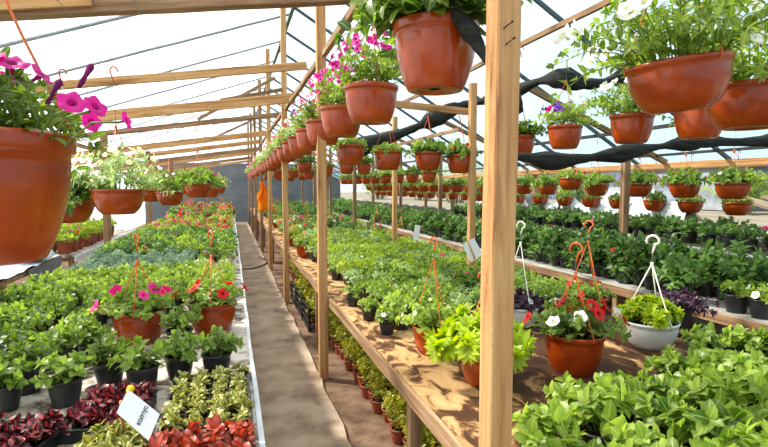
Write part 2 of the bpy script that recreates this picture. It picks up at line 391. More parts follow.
def variants(key, k, seed, *a, **kw):
    ks = [foliage(key+'_%d' % i, seed+i*13, *a, **kw) for i in range(k)]
    VAR[key] = ks
VAR = {}
IVY = lambda t: max(0, math.sin(PI*t**.7))**.8*1.7*(1.1-.5*t)
M = MAT
# hanging baskets (pot rim radius .15)
variants('basket_green', 3, 10, 20, .13, .23, .07, .042, M['leaf'], per=6, droop=.06, skirt=46)
variants('basket_big', 1, 20, 34, .19, .33, .085, .05, M['leaf'], per=6, droop=.08, n=5, skirt=50)
variants('basket_petunia', 4, 30, 22, .20, .22, .05, .026, M['leaf_fresh'], per=8, droop=.06, skirt=60)
variants('basket_trail', 3, 40, 46, .24, .36, .05, .026, M['leaf_fresh'], per=9, droop=.12, shape=LANCE, skirt=80)
variants('basket_low', 3, 50, 18, .075, .19, .055, .03, M['leaf'], per=5, droop=.04, skirt=50)
variants('basket_near', 1, 60, 40, .17, .21, .042, .017, M['leaf'], per=9, droop=.07, n=6, upright=.5, skirt=70)
variants('basket_pale', 3, 65, 26, .19, .24, .05, .022, M['leaf_pale'], per=8, droop=.08, shape=LANCE, skirt=60)
# bench plants in hook pots
variants('hook_plant', 3, 70, 20, .15, .21, .05, .032, M['leaf'], per=7, droop=.05, n=4, skirt=50)
variants('hook_fresh', 2, 75, 24, .16, .22, .048, .036, M['leaf_fresh'], per=7, droop=.05, n=4, skirt=50)
variants('vine_lime', 2, 80, 20, .17, .21, .10, .07, M['leaf_lime'], per=5, droop=.06, lobes=5, shape=IVY, n=4, whorl=2)
variants('vine_purple', 2, 85, 20, .10, .24, .08, .055, M['leaf_purple'], per=5, droop=.04, lobes=3, n=3, stem_m=M['stem_purple'])
# bench plants in nursery pots (pot radius .07)
variants('leafy', 5, 100, 9, .095, .10, .056, .034, M['leaf'], per=4, droop=.01, n=4, r0=.2)
variants('broad', 5, 110, 9, .12, .125, .085, .055, M['leaf_fresh'], per=4, droop=.02, n=5, r0=.2)
variants('bedding', 4, 120, 11, .09, .10, .046, .028, M['leaf_fresh'], per=4, droop=.02, n=3, r0=.2)
variants('yellowgreen', 4, 130, 11, .09, .105, .046, .026, M['leaf_yg'], per=4, droop=.02, n=3, r0=.2)
variants('paleleaf', 3, 140, 11, .085, .10, .045, .022, M['leaf_pale'], per=4, droop=.02, n=3, r0=.2)
variants('silver', 3, 150, 16, .10, .10, .05, .014, M['leaf_silver'], per=6, droop=.02, n=3, r0=.2, upright=.7)
variants('pepper', 5, 160, 13, .22, .15, .085, .044, M['leaf_deep'], per=6, droop=.12, n=3, r0=.15)
variants('deepbed', 4, 170, 12, .11, .11, .052, .034, M['leaf_deep'], per=4, droop=.07, n=3, r0=.2)
variants('under', 4, 180, 11, .19, .085, .034, .02, M['leaf_under'], per=7, droop=0, n=3, r0=.3)
variants('col_dark', 4, 190, 4, .048, .038, 0.062, .05, M['coleus_dark'], per=2, droop=.01, n=6, r0=.3, bend=.8, upright=.1, shape=HEART)
variants('col_red', 3, 200, 4, .048, .038, 0.062, .05, M['coleus_red'], per=2, droop=.01, n=6, r0=.3, bend=.8, upright=.1, shape=HEART)
variants('col_yellow', 4, 210, 4, .048, .038, .058, .038, M['coleus_yellow'], per=2, droop=.01, n=6, r0=.3, bend=.8, upright=.1, shape=HEART)

def flower_mesh(r, m, throat=True, seed=0, depth=.9):
    """Petunia bloom facing +Z: a funnel opening into five wavy notched lobes."""
    b = MB(); mi = b.mi(m); n = 20; rr = random.Random(seed); rings = [(.08, -depth), (.16, -.35*depth), (.34, -.06), (.72, .02), (1, -.04)]
    for q, z in rings:
        for k in range(n):
            a = 2*PI*k/n; lob = .5+.5*math.cos(5*a)
            rad = r*q*(1-(.16*(1-lob) if q > .6 else 0)); zz = r*(z+(.10*math.cos(5*a)*q**2 if q > .3 else 0)+rr.uniform(-.02, .02)*q)
            b.v.append(V((rad*math.cos(a), rad*math.sin(a), zz)))
    for i in range(len(rings)-1):
        for k in range(n):
            b.face([i*n+k, i*n+(k+1) % n, (i+1)*n+(k+1) % n, (i+1)*n+k], mi, [(.85-.0*i if i > 1 else .5, i/4)]*4)
    if throat:
        t = b.mi(MAT['throat']); c = len(b.v); b.v.append(V((0, 0, -.3*r)))
        for k in range(n): b.face([c, n+k, n+(k+1) % n], t, [(.5, .5)]*3)
    return b.mesh('bloom')
FLOWER = {c: [flower_mesh(.032, m, c in ('white', 'purple', 'cream'), i) for i in range(2)] for c, m in PET.items()}
def bud_mesh():
    b = MB(); b.tube([(0, 0, -.012), (0, 0, 0), (0, 0, .012), (0, 0, .03), (0, 0, .036)], [.003, .005, .004, .007, .003], MAT['bud'], 6); return b.mesh('bud')
BUD = bud_mesh()
def add_flowers(root, fk, z, cols, n, r, sc=1., fsc=1., fz=1., hump=1.):
    """Blooms sit over the dome of the foliage, facing outwards and up."""
    _, tips, H, Rr = FOL[fk]; H = H*fsc*fz; Rr = Rr*fsc
    for i in range(n):
        a = i*2.39996+r.uniform(-.5, .5); q = math.sqrt(r.uniform(.02, 1))
        e = V((math.cos(a), math.sin(a), 0)); p = e*(Rr*.98*q)+V((0, 0, H*(1.04-.52*q*q)*r.uniform(.92, 1.12)*hump))
        d = (e*(.35+.9*q)+V((0, 0, .75))+V((r.uniform(-.4, .4), r.uniform(-.4, .4), r.uniform(-.3, .2)))).normalized()
        c = cols[r.randrange(len(cols))]; k = sc*r.uniform(.8, 1.12)
        obj('flower', r.choice(FLOWER[c]), root, p+V((0, 0, z)), d.to_track_quat('Z', 'Y').to_euler(), k)

# ------------------------------------------------------------------ hangers
HANG = {}
def hanger_meshes(rim, join, total, m, thick=.0026, hook_r=.022):
    """Three cords from the rim to a joint and a flat hook (with a wire on top when the support is higher)."""
    k = (rim, join, round(total, 3), m.name, thick, hook_r)
    if k in HANG: return HANG[k]
    b = MB()
    for i in range(3):
        a = 2*PI*i/3+.5; e = V((math.cos(a), math.sin(a), 0))
        b.tube([e*(rim+.001)+V((0, 0, -.02)), e*(rim+.003), e*(rim*.5)+V((0, 0, join*.5)), e*.006+V((0, 0, join))], thick, m, 6)
    b.tube([(0, 0, join-.015), (0, 0, join+.02)], .008, m, 8)
    h = MB(); hook = min(.10, total-join); z0 = total-hook
    if z0 > join+.03: h.tube([(0, 0, join+.02), (0, 0, z0)], .0016, MAT['wire'], 5)
    s0 = z0 if z0 > join+.03 else join+.02
    pts = [V((0, 0, s0)), V((-.006, 0, s0+(total-s0)*.25)), V((-.014, 0, (s0+total)/2))]
    cz = total-hook_r
    for i in range(9):
        an = PI*1.05-(PI*1.2)*i/8; pts.append(V((hook_r*math.cos(an), 0, cz+hook_r*math.sin(an))))
    h.tube(pts, [thick*1.8]*len(pts), m, 6)
    HANG[k] = (b.mesh('hanger'), h.mesh('hook'))
    return HANG[k]
def plant(name, label, cat, group, loc, pot, fol, rz=0, sc=1., flowers=None, hang=None, rnd=None, fsc=1., tilt=None, zf=0, fol_rz=0, soil=True, fol_z=1., hang_rz=None, hump=1.):
    """Potted plant: an empty at the pot's foot with pot > soil, foliage, flowers and (if any) hanger > hook."""
    me, rim, h = POT[pot]; r = rnd or R0
    root = tag(empty(name, loc, rz, sc, tilt), label, cat, group)
    p = obj('pot', me, root)
    if soil: obj('soil', SOIL[pot], p, (0, 0, h*.86))
    f = obj('foliage', FOL[fol][0], root, (0, 0, h*.86+zf), (0, 0, fol_rz))
    if fsc != 1 or fol_z != 1: f.scale = (fsc, fsc, fsc*fol_z)
    if flowers:
        cols, n, s = flowers
        add_flowers(root, fol, h*.86+zf, cols, n, r, s, fsc, fol_z, hump)
    if hang:
        join, total, m, th, hr = hang
        a, b = hanger_meshes(rim, join, total, m, th, hr)
        q = obj('hanger', a, root, (0, 0, h), (0, 0, hang_rz if hang_rz is not None else -rz)); obj('hook', b, q)
    return root
# ------------------------------------------------------------------ the setting
YB, YF = 25.0, -1.6
RX, RZ = .97, 4.45            # ridge
EX, EZ = 5.2, 1.95            # right eave
LX, LZ = -3.7, 2.85           # left eave
def roofz(x): return RZ+(EZ-RZ)*(x-RX)/(EX-RX) if x > RX else RZ+(LZ-RZ)*(RX-x)/(RX-LX)
def quad_grid(p00, p10, p11, p01, nu, nv, m, amp=0., seed=0):
    r = random.Random(seed); b = MB(); mi = b.mi(m); p00, p10, p11, p01 = map(V, (p00, p10, p11, p01))
    nr = (p10-p00).cross(p01-p00).normalized()
    for j in range(nv+1):
        for i in range(nu+1):
            u, v = i/nu, j/nv; p = (p00*(1-u)+p10*u)*(1-v)+(p01*(1-u)+p11*u)*v
            b.v.append(p+nr*r.uniform(-amp, amp))
    for j in range(nv):
        for i in range(nu):
            a = j*(nu+1)+i; b.face([a, a+1, a+nu+2, a+nu+1], mi)
    return b
g = MB(); g.box((LX-.3, YF-2, -.2), (EX+.2, YB+.4, 0), MAT['earth']); struct('floor', g.mesh('floor', False))
# concrete walk with a broken edge
g = MB(); mi = g.mi(MAT['concrete']); r = random.Random(3); ny = 120; y0, y1 = -1.5, YB-.1
for i in range(ny+1):
    y = y0+(y1-y0)*i/ny; w = r.uniform(-.018, .012)
    for x, z in ((-.05, 0), (-.05, .03), (.70+w, .03), (.715+w, .0)): g.v.append(V((x, y, z)))
for i in range(ny):
    for k in range(3): g.face([i*4+k, i*4+k+1, i*4+5+k, i*4+4+k], mi)
g.face([3, 2, 1, 0], mi); struct('trim_1', g.mesh('walk', False))
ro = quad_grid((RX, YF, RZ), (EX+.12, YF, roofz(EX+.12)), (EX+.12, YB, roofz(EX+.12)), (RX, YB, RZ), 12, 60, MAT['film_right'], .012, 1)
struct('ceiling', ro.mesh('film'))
ro = quad_grid((LX, YF, LZ), (RX, YF, RZ), (RX, YB, RZ), (LX, YB, LZ), 12, 60, MAT['film'], .012, 2)
struct('ceiling_left', ro.mesh('film'))
wl = quad_grid((LX, YF, .02), (LX, YF, LZ), (LX, YB, LZ), (LX, YB, .02), 8, 50, MAT['film_wall'], .015, 3)
struct('wall_left', wl.mesh('film'))
wb = MB(); wb.box((LX, YB, 0), (EX, YB+.03, 2.75), MAT['gray_sheet']); struct('wall_back', wb.mesh('sheet', False))
wg = MB(); mi = wg.mi(MAT['film_wall']); wg.v += [V((LX, YB+.01, 2.75)), V((EX-1.2, YB+.01, 2.75)), V((RX, YB+.01, RZ)), V((LX, YB+.01, LZ))]; wg.face([0, 1, 2, 3], mi)
struct('wall_back_gable', wg.mesh('film', False))
wr = MB(); wr.box((EX, YF, 0), (EX+.12, YB, 1.12), MAT['bench_grey']); struct('wall_right', wr.mesh('sill', False))
yd = quad_grid((EX+.1, -6, 1.02), (60, -6, 1.1), (60, 60, 1.1), (EX+.1, 60, 1.02), 20, 20, MAT['yard'], .03, 4); yo = struct('ground_yard', yd.mesh('yard'))
yd = quad_grid((-60, -10, -.06), (LX-.2, -10, -.06), (LX-.2, 60, -.06), (-60, 60, -.06), 10, 10, MAT['yard'], .02, 5); struct('ground_left', yd.mesh('yard'))

# ------------------------------------------------------------------ timber frame
def post(y, x, top, w, label, group, seed, m='wood', lean=0., name='timber_post', z0=0.):
    o = beam(name, (x-lean*.5, y, z0), (x+lean*.5, y, top), w, w, MAT[m], seed); return tag(o, label, 'post', group)
AX = .73; AY = [1.31, 4.27, 7.3, 10.3, 13.3, 16.3, 19.3, 22.3]
GA = 'aisle posts'
bigp = beam('timber_post', (AX+.0, 1.31, 0), (AX+.012, 1.31, 4.2), .072, .074, MAT['wood'], 5, warp=.002)
tag(bigp, 'wide pale timber post with nails, nearest the camera', 'post', GA)
for i, y in enumerate(AY[1:]):
    post(y, AX, 4.3, .075, nth(i+1)+' timber post from the camera along the right edge of the walk', GA, 6+i, 'wood' if i < 3 else 'wood_old')
BX = 2.2; BY = [4.45, 6.85, 9.3, 11.7, 14.1, 16.5]
for i, y in enumerate(BY):
    post(y, BX, 2.62, .062, nth(i)+' slim post from the camera at the far edge of the middle bench', 'middle bench posts', 20+i, 'wood' if i < 2 else 'wood_old')
DX = 4.07; DY = [4.56, 7.1, 9.66, 12.2, 14.8]
for i, y in enumerate(DY):
    post(y, DX, roofz(DX)-.06, .07, nth(i)+' brown post from the camera at the raised right shelf', 'right shelf posts', 30+i, 'wood_old')
LPX = -1.66; LPY = [4.1, 7.9, 11.8, 16.3, 20.5]
for i, y in enumerate(LPY):
    post(y, LPX, 2.4, .085, nth(i)+' post from the camera at the outer edge of the left bench', 'left bench posts', 40+i, 'wood_old')
for i, y in enumerate([3.2, 4.7, 6.3, 7.9, 9.6, 11.4, 13.2]):
    post(y, 5.13, 1.9, .075, nth(i)+' short wall post from the camera under the right eave', 'eave posts', 50+i, 'wood_old', z0=0)
# nails on the big post
for (px, py) in ((503, 30), (505, 46)):
    p = at(px, py, Y=1.273); nb = MB(); nb.tube([V((0, .02, 0)), V((.004, -.035, .01)), V((.006, -.04, .012))], [.0018, .0018, .004], MAT['nail'], 8)
    o = obj('nail', nb.mesh('nail')); o.location = p; o.parent = bigp; o.matrix_parent_inverse = (Matrix.Translation(bigp.location) @ bigp.rotation_euler.to_matrix().to_4x4()).inverted()
# long members
tag(beam('hanging_rail', (.75, YF, 2.74), (.75, YB-.1, 2.74), .04, .055, MAT['wood_old'], 61), 'long timber rail along the posts above the walk carrying a row of pots', 'beam')
tag(beam('roof_purlin', (2.65, YF, 2.99), (2.65, 17, 2.99), .035, .045, MAT['wood_old'], 62), 'long timber purlin below the right roof slope carrying a short row of pots', 'beam')
tag(beam('roof_purlin', (3.25, 7, 2.5), (3.25, 18, 2.5), .04, .05, MAT['wood_old'], 63), 'far thin purlin right of the middle bench carrying small pots', 'beam')
tag(beam('roof_purlin', (4.4, YF, 2.29), (4.4, YB-.1, 2.29), .03, .04, MAT['wood_dark'], 64), 'dark purlin under the low right roof carrying the upper row of bowls', 'beam')
tag(beam('roof_purlin', (4.93, YF, 2.03), (4.93, YB-.1, 2.03), .03, .03, MAT['wood_dark'], 65), 'dark purlin beside the right eave carrying the lower row of bowls', 'beam')
tag(beam('eave_plate', (5.10, YF, 1.90), (5.10, YB-.1, 1.90), .05, .09, MAT['wood'], 66), 'long pale timber eave plate along the open right side', 'beam')
tag(beam('eave_plate', (LX+.07, YF, LZ-.16), (LX+.07, YB-.1, LZ-.16), .06, .1, MAT['wood_old'], 67), 'timber eave plate along the white left wall', 'beam')
rp = MB(); rp.tube([(RX, YF, RZ-.06), (RX, YB, RZ-.06)], .03, MAT['green_metal'], 10)
tag(obj('ridge_pipe', rp.mesh('pipe')), 'green metal ridge pipe running along the top of the roof', 'pipe')
for i, x in enumerate((-.62, -.34, -1.02)):
    w = MB(); w.tube([(x, YF, 2.36), (x, YB-.1, 2.36)], .0016, MAT['wire'], 5)
    tag(obj('overhead_wire', w.mesh('wire')), ['thin wire above the left bench carrying the nearest pots', 'thin wire above the left bench edge carrying distant pots', 'thin wire over the outer side of the left bench'][i], 'wire', 'wires over the left bench')
# tie beams: left wall up to the aisle posts
TY = [(3.45, 2.93, .09, .085, 0), (5.65, 2.96, .045, .08, 1), (6.75, 2.80, .05, .12, 1), (9.0, 2.88, .05, .08, 0), (11.0, 2.78, .05, .11, 1), (13.3, 2.8, .05, .1, 1), (15.2, 2.75, .05, .1, 0), (17.4, 2.78, .05, .1, 1), (19.8, 2.75, .05, .1, 0), (22.4, 2.75, .05, .1, 1)]
for i, (y, z, w, h, k) in enumerate(TY):
    z0 = z-.145*(AX+.05-LX)
    o = beam('tie_beam', (LX+.05, y, z0), (AX+.08, y, z), w, h, MAT['wood' if k else 'wood_old'], 70+i)
    tag(o, nth(i)+' sloping tie beam from the camera between left wall and aisle posts', 'beam', 'left tie beams')
tag(beam('splice_board', (-1.75, 3.39, 2.93-.145*2.53+.025), (-.75, 3.39, 2.93-.145*1.53+.025), .03, .085, MAT['wood'], 90), 'short splice board nailed to the nearest left tie beam at top left', 'board')
# cross beams carrying pots over the middle bench
CY = [1.42, 4.47, 8.3, 11.6, 14.6]
for i, y in enumerate(CY):
    z = 2.42 if i else 2.55
    o = beam('cross_beam', (AX, y+.09, z+.03), ((3.0 if i == 0 else BX+.06), y+.09, z-.05 if i else z), .045, .06, MAT['wood'], 100+i)
    tag(o, nth(i)+' level cross beam from the camera over the middle bench', 'beam', 'middle cross beams')
# rafters on the right slope (wooden) and film battens
for i, y in enumerate([5.05, 7.66, 10.3, 12.9, 15.5]):
    o = beam('wooden_strut', (5.1, y, 1.95), (3.1, y-.05, 1.95+.40*2.0), .05, .06, MAT['wood_old'], 110+i)
    tag(o, nth(i)+' brown wooden strut from the camera rising from the right eave', 'beam', 'right struts')
y = .35; i = 0
while y < 24:
    o = beam('roof_rafter', (EX+.05, y, roofz(EX+.05)-.035), (RX, y, RZ-.035), .03, .04, MAT['rafter'], 120+i)
    tag(o, nth(i)+' dark rafter from the camera under the right roof film', 'rafter', 'right rafters'); y += 1.3; i += 1
y = .5; i = 0
while y < 24:
    o = beam('roof_rafter', (LX, y, LZ-.035), (RX, y, RZ-.035), .075, .02, MAT['batten'], 160+i)
    tag(o, nth(i)+' thin grey rafter from the camera under the left roof film', 'rafter', 'left rafters'); y += 1.6; i += 1
for i, (a, b_) in enumerate([((.73, 7.3, 3.0), (-.1, 6.75, 2.72)), ((.75, 9.0, 3.5), (-.5, 9.0, 2.75)), ((.73, 13.22, 3.4), (-.6, 13.22, 2.72))]):
    tag(beam('diagonal_brace', a, b_, .035, .05, MAT['wood_old'], 200+i), nth(i)+' slanting brace from the camera between aisle post and tie beam', 'brace', 'braces')

# shade nets
def net(pts, rad, label, seed, name='shade_net'):
    r = random.Random(seed); b = MB(); P = [V(p) for p in pts]; Q = []
    for i in range(len(P)-1):
        for k in range(5):
            t = k/5; p0 = P[max(0, i-1)]; p1 = P[i]; p2 = P[i+1]; p3 = P[min(len(P)-1, i+2)]
            Q.append(.5*((2*p1)+(p2-p0)*t+(2*p0-5*p1+4*p2-p3)*t*t+(3*p1-p0-3*p2+p3)*t**3))
    Q.append(P[-1]); L = len(Q)
    rr = [rad*(.75+.35*math.sin(i*.55+seed)+r.uniform(-.12, .12)) for i in range(L)]
    n = 14; b.tube(Q, rr, MAT['net'], n)
    for i in range(len(b.v)):
        c = Q[min(L-1, i//n)]; d = b.v[i]-c; k = i % n
        b.v[i] = c+d*(1+.16*math.sin(3*k+i//n*.3)+r.uniform(-.05, .05))
    return tag(obj(name, b.mesh('net')), label, 'net', 'rolled shade nets')
net([at(x, y, Y=5.2-1.1*max(0, min(1, (x-480)/80))) for x, y in ((345, 152), (400, 134), (427, 122), (454, 109), (483, 101), (513, 93), (540, 81), (561, 79), (590, 84), (625, 78), (640, 82))], .085, 'black rolled shade net swagged under the roof behind the big post', 1)
net([at(x, y, Y=3.3) for x, y in ((498, 158), (520, 157), (550, 161), (580, 159), (610, 155), (640, 150), (670, 145), (700, 141), (740, 142), (790, 138))], .062, 'long black rolled shade net above the upper right row of bowls', 2)
net([at(405, -75, d=1.78), at(449, 0, d=1.74), at(470, 33, d=1.72), at(490, 66, d=1.70), at(508, 92, d=1.70), at(521, 113, d=1.70)], .026, 'narrow black net strip slanting down behind the nearest post', 3)
b = MB(); r = random.Random(9)
tag(obj('shade_net', quad_grid((LX+.12, 15, 2.42), (LX+.3, 15, 2.7), (LX+.3, 21, 2.72), (LX+.12, 21, 2.38), 6, 30, MAT['net'], .06, 9).mesh('net')), 'dark net bundle under the far left eave', 'net', 'rolled shade nets')

# ------------------------------------------------------------------ benches
def board_top(b, x0, x1, y0, y1, z, th, m, n=4, gap=.004):
    w = (x1-x0)/n
    for i in range(n): b.box((x0+w*i+gap/2, y0, z-th), (x0+w*(i+1)-gap/2, y1, z), m)
BZ = .72
def bench_tops(b, hx, hy, z, m):
    b.box((-hx, -hy, z-.022), (2.16-.79-hx, hy, z), m); b.box((2.24-.79-hx, -hy, z-.022), (hx, hy, z), m)
def bench(x0, x1, y0, y1, label, mtop, nboards, legs_y, edge_m, legx, edge_h=.075, z=BZ):
    root = tag(empty('plant_bench', ((x0+x1)/2, (y0+y1)/2, 0)), label, 'bench')
    c = V(((x0+x1)/2, (y0+y1)/2, 0)); hx, hy = (x1-x0)/2, (y1-y0)/2
    b = MB()
    if nboards == 0: bench_tops(b, hx, hy, z, MAT[mtop])
    else: board_top(b, -hx, hx, -hy, hy, z, .022, MAT[mtop], nboards)
    obj('bench_top', b.mesh('top', False), root)
    for sgn in (-1, 1):
        o = beam('edge_board', (sgn*(hx+.008), -hy, z-edge_h*.5-.006), (sgn*(hx+.008), hy, z-edge_h*.5-.006), .022, edge_h, MAT[edge_m], 300+sgn, root, warp=.004)
    for y in legs_y:
        for x in legx: beam('leg', (x-c.x, y-c.y, 0), (x-c.x, y-c.y, z-.023), .06, .06, MAT['wood_old'], int(y*10), root)
        beam('bearer', (-hx+.02, y-c.y, z-.06), (hx-.02, y-c.y, z-.06), .05, .06, MAT['wood_old'], int(y*10)+1, root)
    return root
bench(-1.58, .08, .3, 23.5, 'long left bench covered with dirty white sheet', 'bench_white', 2, [1.5, 3.6, 6, 9, 12, 15, 18, 21], 'white_sheet', (-1.5, .02))
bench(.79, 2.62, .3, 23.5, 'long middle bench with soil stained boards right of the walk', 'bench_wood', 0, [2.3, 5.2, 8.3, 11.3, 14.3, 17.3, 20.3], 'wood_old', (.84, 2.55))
bench(3.47, 4.02, .8, 22, 'long right bench of grey boards across the second aisle', 'bench_grey', 4, [1.2, 4, 7, 10, 13, 16, 19], 'wood_old', (3.52, 3.96))
bench(4.13, 5.08, .8, 22, 'raised white edged shelf against the right sill', 'soil_shelf', 1, [1.2, 4.2, 7.4, 10.2, 13, 16, 19], 'white_sheet', (4.2, 5.0), edge_h=.03, z=1.1)

# ------------------------------------------------------------------ hanging pots
CORD, CORDR, CORDW = MAT['cord'], MAT['cord_red'], MAT['cord_white']
hr = random.Random(21)
def hang_pot(loc_rim, dia, kind, fol, label, group, beamz, flowers=None, fsc=1., cord=None, th=.0026, tilt=None, join=.36, fol_z=1., name='hanging_pot', zf=0, seed=None, hump=1.):
    """loc_rim is the centre of the rim; the hook reaches the support at height beamz."""
    s = dia/.30; me, rim, h = POT[kind]; tot = (beamz-loc_rim.z)/s
    j = min(join, tot-.08)
    base = V((loc_rim.x, loc_rim.y, loc_rim.z-h*s))
    rz = hr.uniform(0, 6.28)
    return plant(name, label, 'hanging plant', group, base, kind, fol, rz, s, flowers, (j, tot, cord or CORDR, th, .02), random.Random(seed if seed is not None else hr.random()), fsc, tilt, zf, fol_z=fol_z, hump=hump)
# row over the walk
GW = 'pots hanging along the aisle posts'
ya = [1.80, 2.80, 3.60, 4.35, 5.05, 5.75, 6.45]
while ya[-1] < 21: ya.append(ya[-1]+.78)
cols = [None, (['magenta'], 40, .74), (['magenta'], 46, .76), (['magenta', 'pink'], 30, .76), (['purple', 'magenta'], 14, .75), (['cream', 'white'], 22, .75), (['pink'], 14, .8), (['magenta', 'white'], 18, .8), (['red', 'pink'], 18, .8), (['cream', 'pink'], 18, .8)]
desc = ['with broad green leaves and no flowers', 'with a mound of magenta petunias', 'with tall magenta petunias', 'with magenta and pink petunias', 'with a few purple flowers', 'with cream flowers', 'with pink flowers', 'with magenta and white flowers', 'with red and pink flowers', 'with cream and pink flowers']
for i, y in enumerate(ya):
    k = i if i < 10 else 3+(i*5 % 7)
    kind = 'tall' if i == 0 else 'deep'
    fk = 'basket_big_0' if i == 0 else ('basket_petunia_%d' % (i % 4) if k not in (5, 9) else 'basket_pale_%d' % (i % 3))
    dia = .318 if i == 0 else .305
    z = 2.245 if i == 0 else (2.21 if i < 7 else 2.19+.02*math.sin(i))
    hang_pot(V((.735 if i == 0 else .76, y, z)), dia, kind, fk, nth(i)+' terracotta pot from the camera over the walk, '+desc[k], GW, 2.70, cols[k], 1.0 if i == 0 else 1.12, zf=0, fol_z=1.2 if i in (1, 2) else 1, seed=i, hump=1.15)
# cross-beam pots over the middle bench
GC = 'pots hanging from the cross beams'
def xpots(items, bi, bz):
    for j, (px, w, ry, kind, fk, fl, label, dia) in enumerate(items):
        p = at(px, ry, d=dia*F/w); hang_pot(p, dia, kind, fk, label, GC, bz, fl, .9)
p = at(682, 62, d=.31*F/95)
hang_pot(p, .315, 'bowl', 'basket_trail_0', 'big tilted terracotta bowl trailing leafy white flowered stems at upper right', GC, 2.53, (['white'], 34, 1.0), 1.1, tilt=(.05, -.12), cord=CORD, hump=.8)
p = at(751, 86, d=.31*F/84)
hang_pot(p, .31, 'bowl', 'basket_trail_1', 'big terracotta bowl at the right border beside the tilted bowl', GC, 2.53, (['white'], 10, .9), 1.0, cord=CORD, hump=.8)
Y1 = 4.47
for j, (px, ry, kind, fk, fl, dia, lab) in enumerate([
    (350, 145, 'deep', 'basket_low_0', None, .27, 'leftmost low green terracotta pot on the second cross beam'),
    (388, 151, 'deep', 'basket_low_1', None, .262, 'second low green terracotta pot from the left on the second cross beam'),
    (428, 152, 'deep', 'basket_green_0', (['purple'], 3, .5), .26, 'green terracotta pot with small purple flowers left of the red one'),
    (460, 155, 'deep', 'basket_green_1', (['red'], 6, .6), .26, 'green terracotta pot with red flowers beside the slim post')]):
    hang_pot(at(px, ry, Y=Y1+.09), dia, kind, fk, lab, GC, 2.36, fl, 1.05, fol_z=1.2, hump=1.1)
for bi, (yy, xs, z) in enumerate([(8.3, [1.15, 1.5, 1.85, 2.15], 2.02), (11.6, [1.0, 1.35, 1.7, 2.05], 2.0), (14.6, [.98, 1.3, 1.62, 1.95], 2.0)]):
    for j, x in enumerate(xs):
        hang_pot(V((x, yy+.09, z+hr.uniform(-.03, .03))), .255, 'deep', 'basket_low_%d' % ((bi+j) % 3) if (bi+j) % 3 else 'basket_green_%d' % (j % 3),
                 '%s small terracotta pot from the left on the %s cross beam' % (nth(j), nth(bi+2)), GC, 2.37, (['pink', 'red'], 4, .6) if (bi+j) % 3 == 0 else None, 1.05, fol_z=1.3)
# row under the right purlin
GP = 'pots hanging from the right purlin'
for j, (px, ry, d_, kind, fk, fl, lab) in enumerate([
    (700, 106, 3.02, 'deep', 'basket_green_2', None, 'small terracotta pot half hidden behind the big tilted bowl'),
    (632, 115, 3.5, 'deep', 'basket_trail_2', (['white'], 16, 1.1), 'terracotta pot of trailing white petunias left of the big tilted bowl'),
    (565, 126, 4.3, 'deep', 'basket_petunia_1', (['purple', 'pink', 'purple'], 9, 1.2), 'terracotta pot with purple and pink petunias right of the nearest post'),
    (520, 136, 4.85, 'deep', 'basket_green_0', (['purple'], 6, 1.2), 'terracotta pot with purple petunias half behind the nearest post')]):
    hang_pot(at(px, ry, d=d_), .285, kind, fk, lab, GP, 2.96, fl, 1.2, join=.38)
for j in range(9):
    hang_pot(V((3.25, 8.2+j*.85, 1.9)), .26, 'deep', 'basket_green_%d' % (j % 3), nth(j)+' small pot from the camera on the far purlin beyond the middle bench', 'pots on the far purlin', 2.475, (['red', 'pink'], 3, .6) if j % 2 else None, 1.05, fol_z=1.2)
# upper and lower rows of bowls on the right
GD, GE = 'upper row of bowls on the right', 'lower row of bowls on the right'
yd_ = [3.59, 4.11, 4.72, 5.41]+[6.45+.62*k for k in range(17)]
for j, y in enumerate(yd_):
    hang_pot(V((4.4, y, 1.685)), .29, 'bowl', 'basket_green_%d' % (j % 3) if j < 6 or j % 2 else 'basket_low_%d' % (j % 3), nth(j)+' terracotta bowl from the right in the upper row along the right side', GD, 2.27,
             [(['white'], 3, .6), (['white', 'red'], 2, .5), None, None, None][j] if j < 5 else ((['pink'], 2, .6) if j % 4 == 0 else None), 1.05, th=.002, fol_z=1.15, join=.3)
hang_pot(at(571, 178, d=6.15), .285, 'bowl', 'basket_green_1', 'terracotta bowl with red flowers slightly higher than its right row neighbours', GD, 2.52, (['red'], 3, .9), .9, th=.002, join=.4)
ye = [2.95+.0, 3.55, 4.1, 4.6, 5.2, 5.75, 6.35, 7.0]+[7.7+.7*k for k in range(14)]
for j, y in enumerate(ye):
    hang_pot(V((4.93, y+.42, 1.495)), .265, 'bowl', 'basket_low_%d' % (j % 3), nth(j)+' terracotta bowl from the right in the lower row beside the eave', GE, 2.015, None, .95, th=.002, fol_z=1.2 if j % 3 else 1.7, join=.3)
